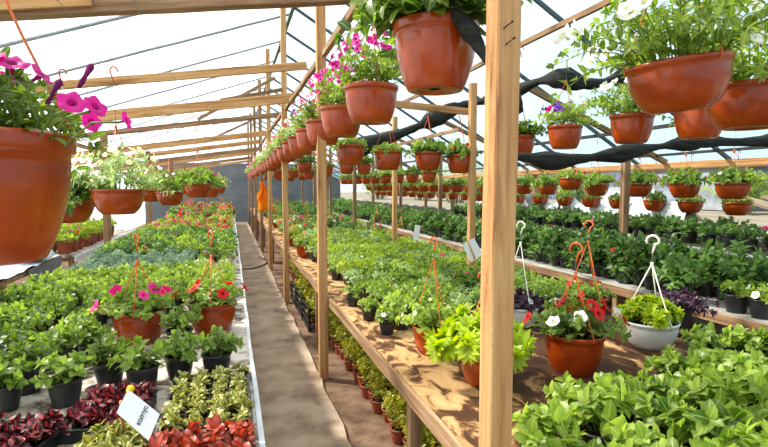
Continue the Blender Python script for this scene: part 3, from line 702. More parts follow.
# left side
GL = 'pots hanging over the left bench'
p = at(-24, 133, d=.93)
near_left = hang_pot(p, .312, 'tall', 'basket_near_0', 'very large near terracotta pot with magenta petunias at the left border', GL, 2.36, None, 1.0, cord=CORD, th=.0028, zf=-.01, seed=4)
nr_ = random.Random(31); NLI = near_left.matrix_basis.inverted() if False else None
bpy.context.view_layer.update(); NLI = near_left.matrix_world.inverted()
for px, py, dd, fx, fy, fz, sz in ((12, 62, .86, .2, -.5, .8, .85), (42, 74, .88, .75, -.1, .6, .75), (72, 102, .84, .3, -.7, .5, .75), (96, 106, .88, .6, -.5, .4, .7), (127, 120, .90, .9, -.2, .3, .55), (92, 122, .93, .5, -.6, .1, .6), (-12, 58, .85, -.2, -.4, .8, .9), (14, 78, .98, .1, .3, .9, .8)):
    q = at(px, py, d=dd); d = V((fx, fy, fz)).normalized()
    o = obj('flower', FLOWER['magenta'][nr_.randrange(2)]); o.parent = near_left; o.matrix_basis = NLI @ Matrix.Translation(q) @ d.to_track_quat('Z', 'Y').to_matrix().to_4x4() @ Matrix.Scale(sz, 4)
    ro_ = NLI @ (q-d*.026*sz); sb = MB(); g0 = V((ro_.x*.62, ro_.y*.62, .2)); sb.tube([g0, g0.lerp(ro_, .5)+V((0, 0, .02)), ro_], [.002, .0018, .0025], MAT['stem'], 5); obj('flower_stalk', sb.mesh('stalk'), near_left)
for px, py, dd in ((50, 98, .86), (82, 82, .88)):
    q = at(px, py, d=dd); o = obj('bud', BUD); o.parent = near_left; o.matrix_basis = NLI @ Matrix.Translation(q) @ Matrix.Rotation(.5, 4, 'Y')
hr2 = random.Random(31)
left = [(68, 198, 3.15, .30, 'bowl', 'basket_green_0', (['salmon', 'red'], 8, .8), 'terracotta bowl with salmon flowers behind the very large left pot'),
        (118, 189, 3.08, .30, 'bowl', 'basket_pale_0', (['cream', 'white'], 34, .62), 'terracotta bowl overflowing with cream white flowers over the left bench'),
        (94, 194, 5.4, .27, 'bowl', 'basket_green_1', None, 'small terracotta bowl peeping out left of the cream flowered bowl'),
        (150, 190, 6.2, .28, 'bowl', 'basket_petunia_2', (['white', 'magenta'], 8, .7), 'terracotta bowl peeping out right of the cream flowered bowl'),
        (170, 192, 5.9, .30, 'bowl', 'basket_petunia_0', (['white'], 6, .6), 'terracotta bowl of low green and white left of the leafy bowl'),
        (198, 184, 5.7, .30, 'bowl', 'basket_green_2', (['pink'], 2, .6), 'leafy terracotta bowl nearest the walk on the left side'),
        (211, 189, 9.0, .29, 'bowl', 'basket_petunia_1', (['pink', 'magenta'], 10, .8), 'distant left bowl with pink petunias just beyond the leafy one'),
        (219, 187, 11.5, .29, 'bowl', 'basket_petunia_3', (['pink', 'white'], 10, .8), 'second distant left bowl with pink petunias beside the walk'),
        (160, 188, 8.8, .29, 'bowl', 'basket_petunia_2', (['white'], 8, .7), 'distant bowl with white flowers over the outer left bench'),
        (186, 187, 10.5, .29, 'bowl', 'basket_green_1', None, 'distant plain green bowl over the middle of the left bench')]
for k, (px, ry, d_, dia, kind, fk, fl, lab) in enumerate(left):
    hang_pot(at(px, ry, d=d_), dia, kind, fk, lab, GL, 2.36, fl, 1.25, seed=40+k, fol_z=1.1)

# ------------------------------------------------------------------ hook pots standing on the benches
def hook_pot(px, base_y, dia, kind, fk, label, fl=None, cord=None, top_z=1.37, fsc=1., z=BZ, group='hook pots on the benches', sd=0, fol_z=1., th=.0034, join=None):
    p = at(px, base_y, Z=z); s = dia/.30; h = POT[kind][2]; tot = (top_z-z)/s-h
    return plant('hook_pot', label, 'potted plant', group, p, kind, fk, sd*1.3, s, fl, (join or (tot-.17), tot, cord or CORD, th, .033), random.Random(sd), fsc, fol_z=fol_z, hang_rz=-sd*1.3+2.1)
hook_pot(140, 342, .30, 'deep', 'hook_plant_0', 'terracotta hook pot with pink flowers on the left bench', (['pink'], 6, 1.3), sd=1, fsc=1.25, fol_z=.85)
hook_pot(213, 332, .30, 'deep', 'hook_plant_1', 'terracotta hook pot with red flowers at the left bench edge', (['red'], 6, 1.3), sd=2, fsc=1.15, fol_z=.9)
hook_pot(433, 352, .235, 'deep', 'hook_fresh_0', 'terracotta hook pot of bright foliage near the middle bench edge', (['white', 'cream'], 7, .55), sd=3, fsc=1.25)
hook_pot(481, 382, .205, 'deep', 'vine_lime_0', 'terracotta pot of chartreuse pointed leaves half behind the nearest post', None, sd=4, fsc=1.75, top_z=1.25)
hook_pot(573, 370, .30, 'deep', 'hook_plant_2', 'tilted terracotta hook pot with red petunias right of the nearest post', (['red', 'red', 'red', 'white', 'red', 'purple'], 14, 1.25), sd=5, fsc=1.2)
hook_pot(649, 346, .31, 'white', 'vine_lime_1', 'white hook pot with lime foliage on the middle bench', None, CORDW, sd=6, fsc=.82, top_z=1.37, th=.004)
hook_pot(519, 325, .27, 'white', 'vine_purple_0', 'white hook pot of dark purple foliage just right of the nearest post', (['white'], 3, .7), CORDW, sd=7, fsc=.9, top_z=1.42, fol_z=1.2)
hook_pot(586, 322, .27, 'deep', 'hook_plant_0', 'terracotta hook pot of red flowers behind the tilted red petunia pot', (['red'], 5, .9), sd=8, fsc=.95, top_z=1.42)
_p = at(677, 326, Z=BZ); plant('potted_vine', 'dark purple trailing plant behind the white hook pot', 'potted plant', None, _p, 'blackbig', 'vine_purple_1', 2, 1.15, None, None, None, .85)
hook_pot(401, 247, .2, 'bowl', 'hook_plant_1', 'small terracotta pot with violet flowers before the white tag', (['purple', 'pink'], 9, .7), sd=10, fsc=.8, top_z=1.3, group='distant hook pots')
hook_pot(377, 240, .24, 'deep', 'hook_plant_2', 'distant terracotta pot with pink flowers on the middle bench', (['pink', 'magenta'], 5, 1.1), sd=11, fsc=1.1, top_z=1.4, group='distant hook pots')
hook_pot(305, 257, .24, 'deep', 'hook_fresh_1', 'terracotta pot at the middle bench edge beyond the second post', (['white'], 3, .6), sd=12, fsc=1., top_z=1.2, group='distant hook pots')
hook_pot(292, 245, .24, 'deep', 'hook_plant_0', 'terracotta pot at the middle bench edge beyond the third post', (['salmon'], 4, .8), sd=13, fsc=1., top_z=1.3, group='distant hook pots')
hook_pot(221, 246, .25, 'deep', 'hook_fresh_0', 'distant terracotta pot with pale flowers at the left bench edge', (['white', 'pink'], 6, .7), sd=14, fsc=1., top_z=1.35, group='distant hook pots')
far_hooks = [(-.2, 13.5), (-.6, 14.6), (-1.0, 13.8), (-.3, 16.2), (-1.1, 16.0), (.0, 17.2), (1.0, 11.8), (1.3, 12.6), (1.1, 14.2), (1.6, 11.3)]
for k, (x, y) in enumerate(far_hooks):
    side = 'left' if x < .5 else 'middle'
    s = .25/.3; plant('hook_pot', 'far red flowered hook pot, %s of those on the %s bench from camera' % (nth(k if k < 6 else k-6), side), 'potted plant', 'far red hook pots', (x, y, BZ), 'deep', 'hook_plant_%d' % (k % 3), k, s, (['red', 'crimson', 'pink'], 10, 1.1), (.36, .56, CORD, .004, .034), random.Random(k), 1., soil=False)

# ------------------------------------------------------------------ bench plants
def block(name, keys, desc, where, group, x0, x1, y0, y1, sx, sy, pot, sc=1., flowers=None, fprob=0, seed=0, jit=.02, skip=None, aisle_left=False, z=BZ, cat='potted plant', szj=.12, fsc=1., side=None, soil=True, zvar=.15):
    """A block of one kind of plant in rows; each plant is its own thing, counted from the camera and from the aisle side."""
    r = random.Random(seed); nx = max(1, int((x1-x0)/sx+.5)); ny = max(1, int((y1-y0)/sy+.5)); c = 0
    for j in range(ny):
        row = []
        for i in range(nx):
            x = x0+(i+.5)*(x1-x0)/nx+r.uniform(-jit, jit); y = y0+(j+.5)*(y1-y0)/ny+r.uniform(-jit, jit)
            if skip and skip(x, y): continue
            row.append((x, y))
        row.sort(key=lambda p: -p[0] if aisle_left else p[0])
        for i, (x, y) in enumerate(row):
            fk = r.choice(VAR[keys[r.randrange(len(keys))]]); fl = None
            if flowers and r.random() < fprob: fl = (flowers[0], r.randint(*flowers[1]), flowers[2])
            plant(name, '%s, %s row, %s from %s' % (desc, nth(j), nth(i), where), cat, group, (x, y, z), pot, fk, r.uniform(0, 6.28), sc*r.uniform(1-szj, 1+szj*.6), fl, None, r, fsc*r.uniform(.92, 1.08), soil=soil, fol_z=r.uniform(1-zvar, 1+zvar))
            c += 1
    return c
# near left: pots placed one by one, as in the photograph
near_l = [(66, 404), (143, 391), (110, 384), (180, 378), (217, 376), (27, 392), (5, 410), (55, 371), (76, 358), (17, 366), (180, 350), (92, 362)]
order = sorted(range(len(near_l)), key=lambda k: -near_l[k][1])
rr = random.Random(5)
for n_, k in enumerate(order):
    px, by = near_l[k]; p = at(px, by, Z=BZ)
    # name each by its neighbours along the row: distance order from the camera is what one can count
    plant('potted_seedling', 'mint green seedling in black pot behind the coleus trays, %s nearest to camera' % nth(n_), 'potted plant', 'seedlings on the near left bench', p, 'black', rr.choice(VAR['leafy']), rr.uniform(0, 6.28), rr.uniform(.95, 1.05), None, None, rr, 1.18)
near = [at(px, by, Z=BZ) for px, by in near_l]
hookl = [at(140, 342, Z=BZ), at(213, 332, Z=BZ)]
sk = lambda x, y: any((V((x, y, BZ))-q).length < .27 or (abs(x-q.x) < .2 and 0 < q.y-y < .5) for q in hookl) or any((V((x, y, BZ))-q).length < .13 for q in near)
block('potted_seedling', ['leafy'], 'dense leafy seedling in black pot', 'the walk on the left bench', 'leafy block of the left bench', -1.55, -.42, 2.2, 4.35, .185, .21, 'black', 1.0, seed=1, aisle_left=True, skip=lambda x, y: sk(x, y) or (y < 2.9 and x > -1.1), fsc=1.15)
block('bedding_plant', ['bedding'], 'light green bedding plant', 'the walk before the silver patch', 'bedding before the silver patch', -1.55, .0, 3.75, 5.3, .165, .19, 'black', 1.0, (['pink', 'red', 'salmon'], (1, 1), .8), .1, seed=2, aisle_left=True, skip=lambda x, y: sk(x, y) or (y < 4.35 and x < -.42), fsc=1.15)
block('silver_plant', ['silver'], 'silvery narrow leaved plant', 'the walk in the silver patch', 'silver patch on the left bench', -1.5, -.4, 5.3, 6.5, .17, .19, 'black', 1.0, seed=3, aisle_left=True, soil=False)
block('pale_bedding_plant', ['paleleaf', 'bedding'], 'pale flowering bedding plant', 'the walk beside the silver patch', 'pale bedding beside the silver patch', -.4, .02, 5.3, 6.5, .18, .2, 'black', 1., (['salmon', 'magenta', 'white'], (1, 3), .8), .45, seed=4, aisle_left=True, soil=False)
block('bedding_plant', ['bedding', 'deepbed'], 'green bedding plant beyond silver patch', 'the walk on left bench', 'bedding beyond the silver patch', -1.5, .02, 6.5, 9.2, .2, .23, 'black', 1.15, (['magenta', 'pink'], (1, 3), .9), .12, seed=5, aisle_left=True, soil=False, fsc=1.1)
block('flowering_plant', ['bedding'], 'pink flowered plant in far left bed', 'the walk', 'pink bed on the far left bench', -1.5, .02, 9.2, 12.6, .25, .28, 'black', 1.3, (['pink', 'magenta', 'red'], (2, 5), 1.), .75, seed=6, aisle_left=True, soil=False, fsc=1.15)
block('flowering_plant', ['bedding', 'deepbed'], 'red flowered plant near the left bench end', 'the walk', 'red bed at the far end of the left bench', -1.5, .02, 12.6, 19, .36, .42, 'black', 1.8, (['red', 'crimson', 'pink'], (3, 6), .9), .7, seed=7, aisle_left=True, soil=False, fsc=1.15)

# middle bench
hooks = [at(433, 352, Z=BZ), at(481, 382, Z=BZ), at(574, 366, Z=BZ), at(649, 346, Z=BZ), at(519, 325, Z=BZ), at(586, 322, Z=BZ), at(677, 326, Z=BZ), at(401, 247, Z=BZ), at(377, 240, Z=BZ), at(305, 257, Z=BZ), at(292, 245, Z=BZ)]
skm = lambda x, y: any(abs(x-BX) < .1 and abs(y-q) < .1 for q in BY) or any((V((x, y, BZ))-q).length < .2 for q in hooks)
block('broad_leaved_plant', ['broad'], 'broad leaved plant in black pot', 'nearest post on middle bench', 'broad leaved plants on the near middle bench', .84, 2.2, .92, 1.5, .23, .21, 'blackbig', .95, seed=11, fsc=1.0)
bl = [(659, 432), (702, 424), (618, 434), (574, 440), (676, 398), (716, 396), (752, 404), (742, 372), (704, 370), (768, 378)]
wp = at(649, 346, Z=BZ); bl.sort(key=lambda q: (at(q[0], q[1], Z=BZ)-wp).length)
for n_, (px, by) in enumerate(bl):
    p = at(px, by, Z=BZ)
    plant('broad_leaved_plant', 'broad leaved plant in black pot, %s nearest to the white hook pot' % nth(n_), 'potted plant', 'broad leaved plants before the white hook pot', p, 'blackbig', rr.choice(VAR['broad']), rr.uniform(0, 6.28), .95, None, None, rr, .85)
for n_, (px, by) in enumerate([(369, 320), (387, 334), (353, 306), (336, 280), (327, 268), (357, 293)]):
    p = at(px, by, Z=BZ)
    plant('potted_seedling', 'small plant in black pot at the middle bench edge, %s one along it' % nth(n_), 'potted plant', 'small pots on the middle bench edge', p, 'black', rr.choice(VAR['bedding']), rr.uniform(0, 6.28), .78, (['white'], 2, .7) if n_ == 1 else None, None, rr, 1.15)
block('bedding_plant', ['bedding', 'leafy', 'bedding', 'paleleaf'], 'fresh green bedding plant', 'the walk on near middle bench', 'fresh green block of the middle bench', .97, 2.55, 3.05, 4.5, .165, .18, 'black', .98, (['pink', 'red', 'white'], (1, 2), .7), .1, seed=12, skip=skm, fsc=1.18)
block('yellow_green_bedding_plant', ['yellowgreen', 'bedding', 'paleleaf'], 'yellow green bedding plant', 'the walk on the middle bench', 'yellow green block of the middle bench', .98, 2.55, 4.5, 6.2, .18, .2, 'black', 1.0, (['pink', 'white'], (1, 2), .8), .08, seed=13, skip=skm, fsc=1.15)
block('pale_bedding_plant', ['paleleaf', 'yellowgreen'], 'pale variegated bedding plant', 'the walk on the middle bench', 'pale block of the middle bench', .92, 2.55, 6.2, 8.6, .19, .21, 'black', 1.1, (['white', 'purple', 'pink'], (1, 3), .8), .15, seed=14, skip=skm, soil=False, fsc=1.15)
block('flowering_plant', ['deepbed', 'bedding'], 'magenta flowered plant in far middle bed', 'the walk', 'magenta bed on the far middle bench', .92, 2.55, 8.6, 12.5, .25, .3, 'black', 1.3, (['magenta', 'pink', 'white', 'red'], (1, 4), .9), .6, seed=15, skip=skm, soil=False, fsc=1.15)
block('flowering_plant', ['deepbed'], 'dark flowered plant near middle bench end', 'the walk', 'dark bed at the far end of the middle bench', .92, 2.55, 12.5, 19, .34, .42, 'black', 1.7, (['red', 'crimson'], (1, 4), .8), .4, seed=16, soil=False, fsc=1.15)
# right bench
for n_, (px, by) in enumerate([(736, 312), (762, 318), (678, 301), (716, 295), (625, 283)]):
    p = at(px, by, Z=BZ)
    plant('potted_seedling', ['low green plant in black pot at the right bench edge below the maroon flower', 'yellow green plant with white flowers at the right border on the right bench', 'tall dark green plant in black pot at the right bench front edge', 'green plant with pink flower on the right bench behind the low one', 'dark green plant in black pot with red flowers at the right bench edge'][n_],
          'potted plant', None, p, 'blackbig', [VAR['leafy'][0], VAR['yellowgreen'][0], VAR['pepper'][0], VAR['bedding'][1], VAR['deepbed'][0]][n_], n_, 1.05, [None, (['white'], 5, .9), None, (['pink', 'crimson'], 3, .9), (['red'], 4, .8)][n_], None, random.Random(n_), 1.15)
block('pepper_plant', ['pepper'], 'upright deep green plant in black pot', 'the second aisle', 'upright plants on the right bench', 3.6, 4.0, 2.75, 12.0, .2, .18, 'blackbig', 1.12, (['red', 'salmon'], (1, 3), .7), .12, skip=lambda x, y: x < 3.78 and y < 3.5, seed=21, szj=.15, fsc=1.22)
block('deep_green_plant', ['deepbed'], 'low dark plant on the raised shelf', 'the second aisle', 'dark plants on the raised right shelf', 4.22, 4.95, 3.0, 9.5, .24, .22, 'blackbig', .86, (['white', 'pink'], (1, 2), .9), .3, seed=22, z=1.1, soil=False, fsc=1.25)
block('deep_green_plant', ['pepper'], 'far grey green plant on right bench', 'the second aisle', 'far plants on the right bench', 3.55, 4.0, 12.0, 20, .24, .36, 'blackbig', 1.3, seed=23, soil=False, fsc=1.1)
# under the middle bench
block('potted_shrub', ['under'], 'yellow green shrublet in terracotta pot under bench', 'the walk', 'shrublets under the middle bench', .95, 1.66, 2.35, 5.6, .155, .155, 'small', 1.08, seed=31, z=0, jit=.025, szj=.15, fsc=1.05)
block('potted_shrub', ['under'], 'far yellow green shrublet under middle bench', 'the walk', 'far shrublets under the middle bench', .98, 1.4, 7.7, 11, .2, .26, 'small', 1.3, seed=32, z=0, soil=False)

# ------------------------------------------------------------------ coleus trays
def tray_mesh(lx, ly, h=.05):
    b = MB(); m = MAT['black']; t = .004
    b.box((-lx/2, -ly/2, 0), (lx/2, ly/2, t), m)
    b.box((-lx/2, -ly/2, t), (-lx/2+t, ly/2, h), m); b.box((lx/2-t, -ly/2, t), (lx/2, ly/2, h), m)
    b.box((-lx/2+t, -ly/2, t), (lx/2-t, -ly/2+t, h), m); b.box((-lx/2+t, ly/2-t, t), (lx/2-t, ly/2, h), m)
    b.box((-lx/2-.008, -ly/2-.008, h), (lx/2+.008, -ly/2+t, h+.004), m); b.box((-lx/2-.008, ly/2-t, h), (lx/2+.008, ly/2+.008, h+.004), m)
    b.box((-lx/2-.008, -ly/2+t, h), (-lx/2+t, ly/2-t, h+.004), m); b.box((lx/2-t, -ly/2+t, h), (lx/2+.008, ly/2-t, h+.004), m)
    return b.mesh('tray', False)
def tray(cx, cy, lx, ly, rz, nx, ny, key, lab_t, lab_p, group, seed, fsc=1.):
    r = random.Random(seed)
    root = tag(empty('seedling_tray', (cx, cy, BZ), rz), lab_t, 'tray', 'coleus trays')
    obj('tray', tray_mesh(lx, ly), root)
    sb = MB(); sb.box((-lx/2+.005, -ly/2+.005, .004), (lx/2-.005, ly/2-.005, .042), MAT['soil']); obj('soil', sb.mesh('soil', False), root)
    d = MB()
    for i in range(1, nx): x = -lx/2+lx*i/nx; d.box((x-.002, -ly/2+.005, .042), (x+.002, ly/2-.005, .05), MAT['black'])
    for j in range(1, ny): y = -ly/2+ly*j/ny; d.box((-lx/2+.005, y-.002, .0425), (lx/2-.005, y+.002, .0505), MAT['black'])
    obj('cell_divider', d.mesh('divider', False), root)
    c, s = math.cos(rz), math.sin(rz)
    for j in range(ny):
        for i in range(nx):
            x = -lx/2+lx*(i+.5)/nx+r.uniform(-.006, .006); y = -ly/2+ly*(j+.5)/ny+r.uniform(-.006, .006)
            o = tag(obj('coleus_seedling', FOL[r.choice(VAR[key])][0], None, (cx+x*c-y*s, cy+x*s+y*c, BZ+.042), (0, 0, r.uniform(0, 6.28))),
                    '%s, %s row back, %s from the left' % (lab_p, nth(j), nth(i)), 'seedling', group)
            k = fsc*r.uniform(.9, 1.12); o.scale = (k, k, k)
tray(-.105, 2.2, .32, .58, 0, 4, 6, 'col_yellow', 'black cell tray of yellow green coleus at the left bench edge', 'yellow green coleus in the edge tray', 'yellow coleus by the walk', 1, .84)
tray(-.11, 1.73, .33, .30, 0, 4, 3, 'col_red', 'black cell tray of bright red coleus at the bottom edge', 'bright red coleus in front of yellow ones', 'red coleus', 2, 1.0)
tray(-.475, 2.2, .25, .34, -.15, 3, 4, 'col_dark', 'black cell tray of dark red coleus left of the white sign', 'dark red coleus left of sign', 'dark coleus by the sign', 3, .95)
tray(-.77, 1.99, .27, .34, -.25, 3, 4, 'col_dark', 'black cell tray of dark red coleus in the bottom left corner', 'dark red coleus in corner tray', 'dark coleus in the corner', 4, .95)
tray(-.40, 1.82, .2, .36, -.05, 3, 4, 'col_yellow', 'black cell tray of yellow green coleus under the white sign', 'yellow green coleus below sign', 'yellow coleus below the sign', 5, .9)

# ------------------------------------------------------------------ the sign and the tags
def card_obj(name, corners, label, th=.004, text=None, stake=None, pin=False):
    """A flat card through four corners (bottom-left, bottom-right, top-right, top-left as read), with a stake and lettering as parts."""
    c = [V(p) for p in corners]; o0 = sum(c, V())/4; ux = (c[1]-c[0]).normalized(); n_ = ux.cross(c[3]-c[0]).normalized(); uy = n_.cross(ux)
    root = tag(empty(name, o0), label, 'sign'); q = Matrix((ux, uy, n_)).transposed().to_quaternion(); root.rotation_euler = q.to_euler()
    Mi = (Matrix.Translation(o0) @ q.to_matrix().to_4x4()).inverted(); loc = [Mi @ p for p in c]
    b = MB(); mi = b.mi(MAT['tag'])
    for z in (-th/2, th/2):
        for p in loc: b.v.append(V((p.x, p.y, z)))
    for f in ((3, 2, 1, 0), (4, 5, 6, 7), (0, 1, 5, 4), (1, 2, 6, 5), (2, 3, 7, 6), (3, 0, 4, 7)): b.face(list(f), mi)
    obj('card', b.mesh('card', False), root)
    if text:
        cu = bpy.data.curves.new('lettering', 'FONT'); cu.body = text[0]; cu.size = text[1]; cu.align_x = 'CENTER'; cu.align_y = 'CENTER'; cu.extrude = .0004; cu.offset = .0004
        to = bpy.data.objects.new('tmp', cu); COL.objects.link(to); bpy.context.view_layer.update()
        me = bpy.data.meshes.new_from_object(to.evaluated_get(bpy.context.evaluated_depsgraph_get())); bpy.data.objects.remove(to)
        me.materials.clear(); me.materials.append(MAT['ink'])
        obj('lettering', me, root, (text[2], text[3], th/2+.0006), (0, 0, text[4]))
    if stake:
        for k, (a, e) in enumerate(stake):
            sb = MB(); sb.tube([Mi @ V(a), Mi @ V(e)], .006, MAT['wood'], 6); obj('stake', sb.mesh('stake'), root)
    if pin:
        pb = MB(); pb.tube([V((0, 0, -.004)), V((0, 0, .012))], [.01, .012], MAT['yellow'], 10); obj('pin', pb.mesh('pin'), root, loc[pin]+V((.006, -.006, 0)))
    return root
sd = 1.58
cs = [at(149, 440, d=sd-.03), at(160, 414, d=sd+.05), at(127, 391, d=sd+.05), at(117, 412, d=sd-.03)]
# read with the lettering climbing from lower right to upper left: the card's long side is its baseline
sg = card_obj('plant_sign', [cs[0], cs[1], cs[2], cs[3]], 'white card sign lettered колеус with a yellow pin among the coleus', .003, ('колеус', .021, .0, -.012, 0), [(at(121, 402, d=sd+.02), at(124, 437, Z=BZ+.03))], 2)
def flat_card(pts, d_, label, stake):
    return card_obj('plant_tag', [at(x, y, d=d_) for x, y in pts], label, .003, None, stake)
flat_card([(413, 239.5), (418.5, 240.5), (420.5, 225.5), (415, 225)], 6.6, 'small upright white tag on the middle bench before the slim post', [(at(416, 238, d=6.61), at(416.5, 246, d=6.62))])
tg = flat_card([(476.5, 259.5), (483, 254), (474, 238), (468.5, 241)], 4.6, 'double white tag leaning on a stick beside the nearest post', [(at(467.5, 240, d=4.61), at(481, 277, d=4.57))])
bpy.context.view_layer.update()
b = MB(); mi = b.mi(MAT['tag']); Ti = tg.matrix_world.inverted(); q = [at(x, y, d=4.61) for x, y in ((470.5, 262.5), (475.5, 260), (467.5, 241), (462.5, 245))]
for z in (0, .003):
    for p in q: w_ = Ti @ p; b.v.append(V((w_.x, w_.y, w_.z+z)))
for f in ((3, 2, 1, 0), (4, 5, 6, 7), (0, 1, 5, 4), (1, 2, 6, 5), (2, 3, 7, 6), (3, 0, 4, 7)): b.face(list(f), mi)
obj('card', b.mesh('card', False), tg)

# ------------------------------------------------------------------ things about the house
# orange cloth
b = quad_grid((0, 0, 0), (.26, 0, 0), (.36, 0, -.68), (-.06, 0, -.62), 10, 16, MAT['orange_cloth'], 0, 3)
for i, v in enumerate(b.v):
    u, w = (i % 11)/10, (i//11)/16; b.v[i] = V((v.x*(.35+.65*w)+.03*math.sin(w*9), .035*math.sin(u*11+w*3)*(.3+w)-.05, v.z*(1+.06*math.sin(u*7))))
o = obj('orange_cloth', b.mesh('cloth')); o.location = at(259, 182, Y=12.0); tag(o, 'orange cloth hanging from an aisle post far along the walk', 'cloth')
so = o.modifiers.new('thick', 'SOLIDIFY'); so.thickness = .004
# hose on the walk
hp = [at(x, y, Z=.045) for x, y in ((233, 268.5), (240, 269.5), (252, 268.5), (262, 266), (267, 262.5), (264, 259), (259, 256.5))]
b = MB(); b.tube(hp, .012, MAT['hose'], 8); tag(obj('garden_hose', b.mesh('hose')), 'dark green hose looping across the walk', 'hose')
# black crates under the middle bench
def crate(x, y, lx, ly, h, label):
    root = tag(empty('crate', (x, y, 0)), label, 'crate', 'black crates under the middle bench'); b = MB(); m = MAT['black']
    b.box((-lx/2, -ly/2, 0), (lx/2, ly/2, .01), m)
    for sx in (-1, 1):
        for sy in (-1, 1): b.box((sx*lx/2-.012, sy*ly/2-.012, .01), (sx*lx/2+.012, sy*ly/2+.012, h), m)
    for k in range(4):
        z = .03+k*(h-.05)/3
        for sy in (-1, 1): b.box((-lx/2, sy*ly/2-.006, z), (lx/2, sy*ly/2+.006, z+.022), m)
        for sx in (-1, 1): b.box((sx*lx/2-.006, -ly/2, z), (sx*lx/2+.006, ly/2, z+.022), m)
    obj('crate_body', b.mesh('crate', False), root)
cp = [(1.0, 6.0), (1.0, 6.62), (1.0, 7.24)]
cr = random.Random(8)
for k, (x, y) in enumerate(cp):
    crate(x, y, .36, .54, .27, nth(k)+' slatted black crate from the camera under the middle bench')
    for q in range(4):
        plant('potted_shrub', 'yellow green shrublet inside the %s black crate, %s from the front' % (nth(k), nth(q)), 'potted plant', 'shrublets in the crates', (x-.08+.16*(q % 2), y-.19+.12*q, .011), 'small', cr.choice(VAR['under']), q, 1.15, None, None, cr, 1.2)
# left side bench with terracotta seedlings
lb0 = at(70, 245, Z=.72)
bench(-3.25, -2.05, 7.8, 12.4, 'low side bench with a white sheet against the left wall', 'bench_white', 1, [7.9, 10, 12], 'white_sheet', (-3.15, -2.12))
block('side_bench_plant', ['yellowgreen'], 'yellow green plant in terracotta pot', 'inner edge of side bench', 'plants on the side bench', -3.2, -2.1, 7.9, 10.9, .26, .3, 'small', 1.9, (['magenta', 'red', 'pink'], (1, 2), .5), .5, seed=41, aisle_left=True, soil=False, fsc=.95)
# near left work table with plastic
tb = empty('work_table', (-2.24, 5.12, 0)); tag(tb, 'old work table covered by a crumpled grey plastic sheet at far left', 'table')
b = quad_grid((-.65, -1.5, .88), (.42, -1.5, .88), (.42, 1.25, .9), (-.65, 1.25, .9), 12, 24, MAT['white_sheet'], .012, 6); obj('sheet_cover', b.mesh('sheet'), tb)
b = MB(); b.box((-.63, -1.48, .82), (.40, 1.23, .862), MAT['wood_old']); obj('table_top', b.mesh('top', False), tb)
b = quad_grid((.43, .3, .89), (.43, 1.25, .9), (.40, 1.25, .25), (.40, .3, .3), 10, 8, MAT['pipe'], .012, 7); obj('hanging_sheet', b.mesh('sheet'), tb)
for sx, sy in ((-.55, -1.4), (.34, -1.4), (-.55, 1.15), (.34, 1.15), (.34, -.1)): beam('leg', (sx, sy, 0), (sx, sy, .82), .06, .06, MAT['wood_dark'], 5, tb)
for k in range(3): beam('brace', (.34, -1.2+k*.8, .3), (.38, -.9+k*.8, .84), .03, .05, MAT['wood_old'], k, tb)
def bundle(name, loc, size, m, label, cat, seed):
    r = random.Random(seed); b = MB(); mi = b.mi(m); nu, nv = 18, 10
    for j in range(nv+1):
        for i in range(nu):
            a, e = 2*PI*i/nu, PI*j/nv; k = 1+.16*math.sin(3*a+seed)+.1*math.sin(5*e+a*2)+r.uniform(-.08, .08)
            b.v.append(V((size[0]*math.sin(e)*math.cos(a)*k, size[1]*math.sin(e)*math.sin(a)*k, size[2]*(math.cos(e)*k if math.cos(e) > 0 else math.cos(e)*.35)+size[2]*.35)))
    for j in range(nv):
        for i in range(nu): b.face([j*nu+i, j*nu+(i+1) % nu, (j+1)*nu+(i+1) % nu, (j+1)*nu+i][::-1], mi)
    return tag(obj(name, b.mesh(name), None, loc), label, cat)
bundle('plastic_bundle', (-2.0, 6.0, .9), (.22, .3, .16), MAT['white_sheet'], 'crumpled white plastic bundle on the far end of the work table', 'bundle', 3)
bundle('plastic_bundle', (-2.35, 6.05, .9), (.22, .26, .2), MAT['teal'], 'pale teal plastic bundle on the work table', 'bundle', 5)
b = MB(); b.box((-.32, -.24, 0), (.32, .24, .7), MAT['blue']); b.box((-.34, -.26, .7), (.34, .26, .73), MAT['blue']); b.box((-.3, -.26, .08), (.3, -.24, .62), MAT['blue'])
tag(obj('storage_bin', b.mesh('bin', False), None, (-2.05, 3.2, 0)), 'dull blue storage bin beside the left bench below the large pot', 'bin')
# fence boards behind, by the left wall
for k in range(5):
    tag(beam('fence_board', (-3.45+.0*k, 6.3+k*.17, 0), (-3.45, 6.3+k*.17, 1.5-.05*(k % 2)), .02, .14, MAT['wood_old'], 400+k), nth(k)+' upright board from the camera leaning at the left wall', 'board', 'boards at the left wall')
# white plastic along the right sill
b = MB(); mi = b.mi(MAT['white_sheet']); r = random.Random(12); ny, nx = 60, 8
for j in range(ny+1):
    y = 4.6+5.4*j/ny; hh = .27+.06*math.sin(j*.31)+.05*math.sin(j*.83)
    for i in range(nx+1):
        a = PI*i/nx; b.v.append(V((5.03-.0*j+.10*math.cos(a)*-1, y, 1.135+hh*math.sin(a)**.7+r.uniform(-.02, .02)*math.sin(a))))
for j in range(ny):
    for i in range(nx): k = j*(nx+1)+i; b.face([k, k+nx+1, k+nx+2, k+1], mi)
tag(obj('plastic_sheet', b.mesh('sheet')), 'long crumpled white plastic sheet lying along the right sill', 'sheet')
# corrugated roll outside
b = MB(); prof = []
L = .95
for k in range(49):
    z = L*k/48; prof.append((.072+.006*(1 if k % 2 else -1), z))
b.lathe(prof, MAT['pipe'], 24, True); o = obj('corrugated_pipe', b.mesh('pipe')); o.location = (5.62, 4.15, 1.135); o.rotation_euler = (-PI/2, 0, -.05)
tag(o, 'short dark corrugated pipe lying outside the open right side', 'pipe')
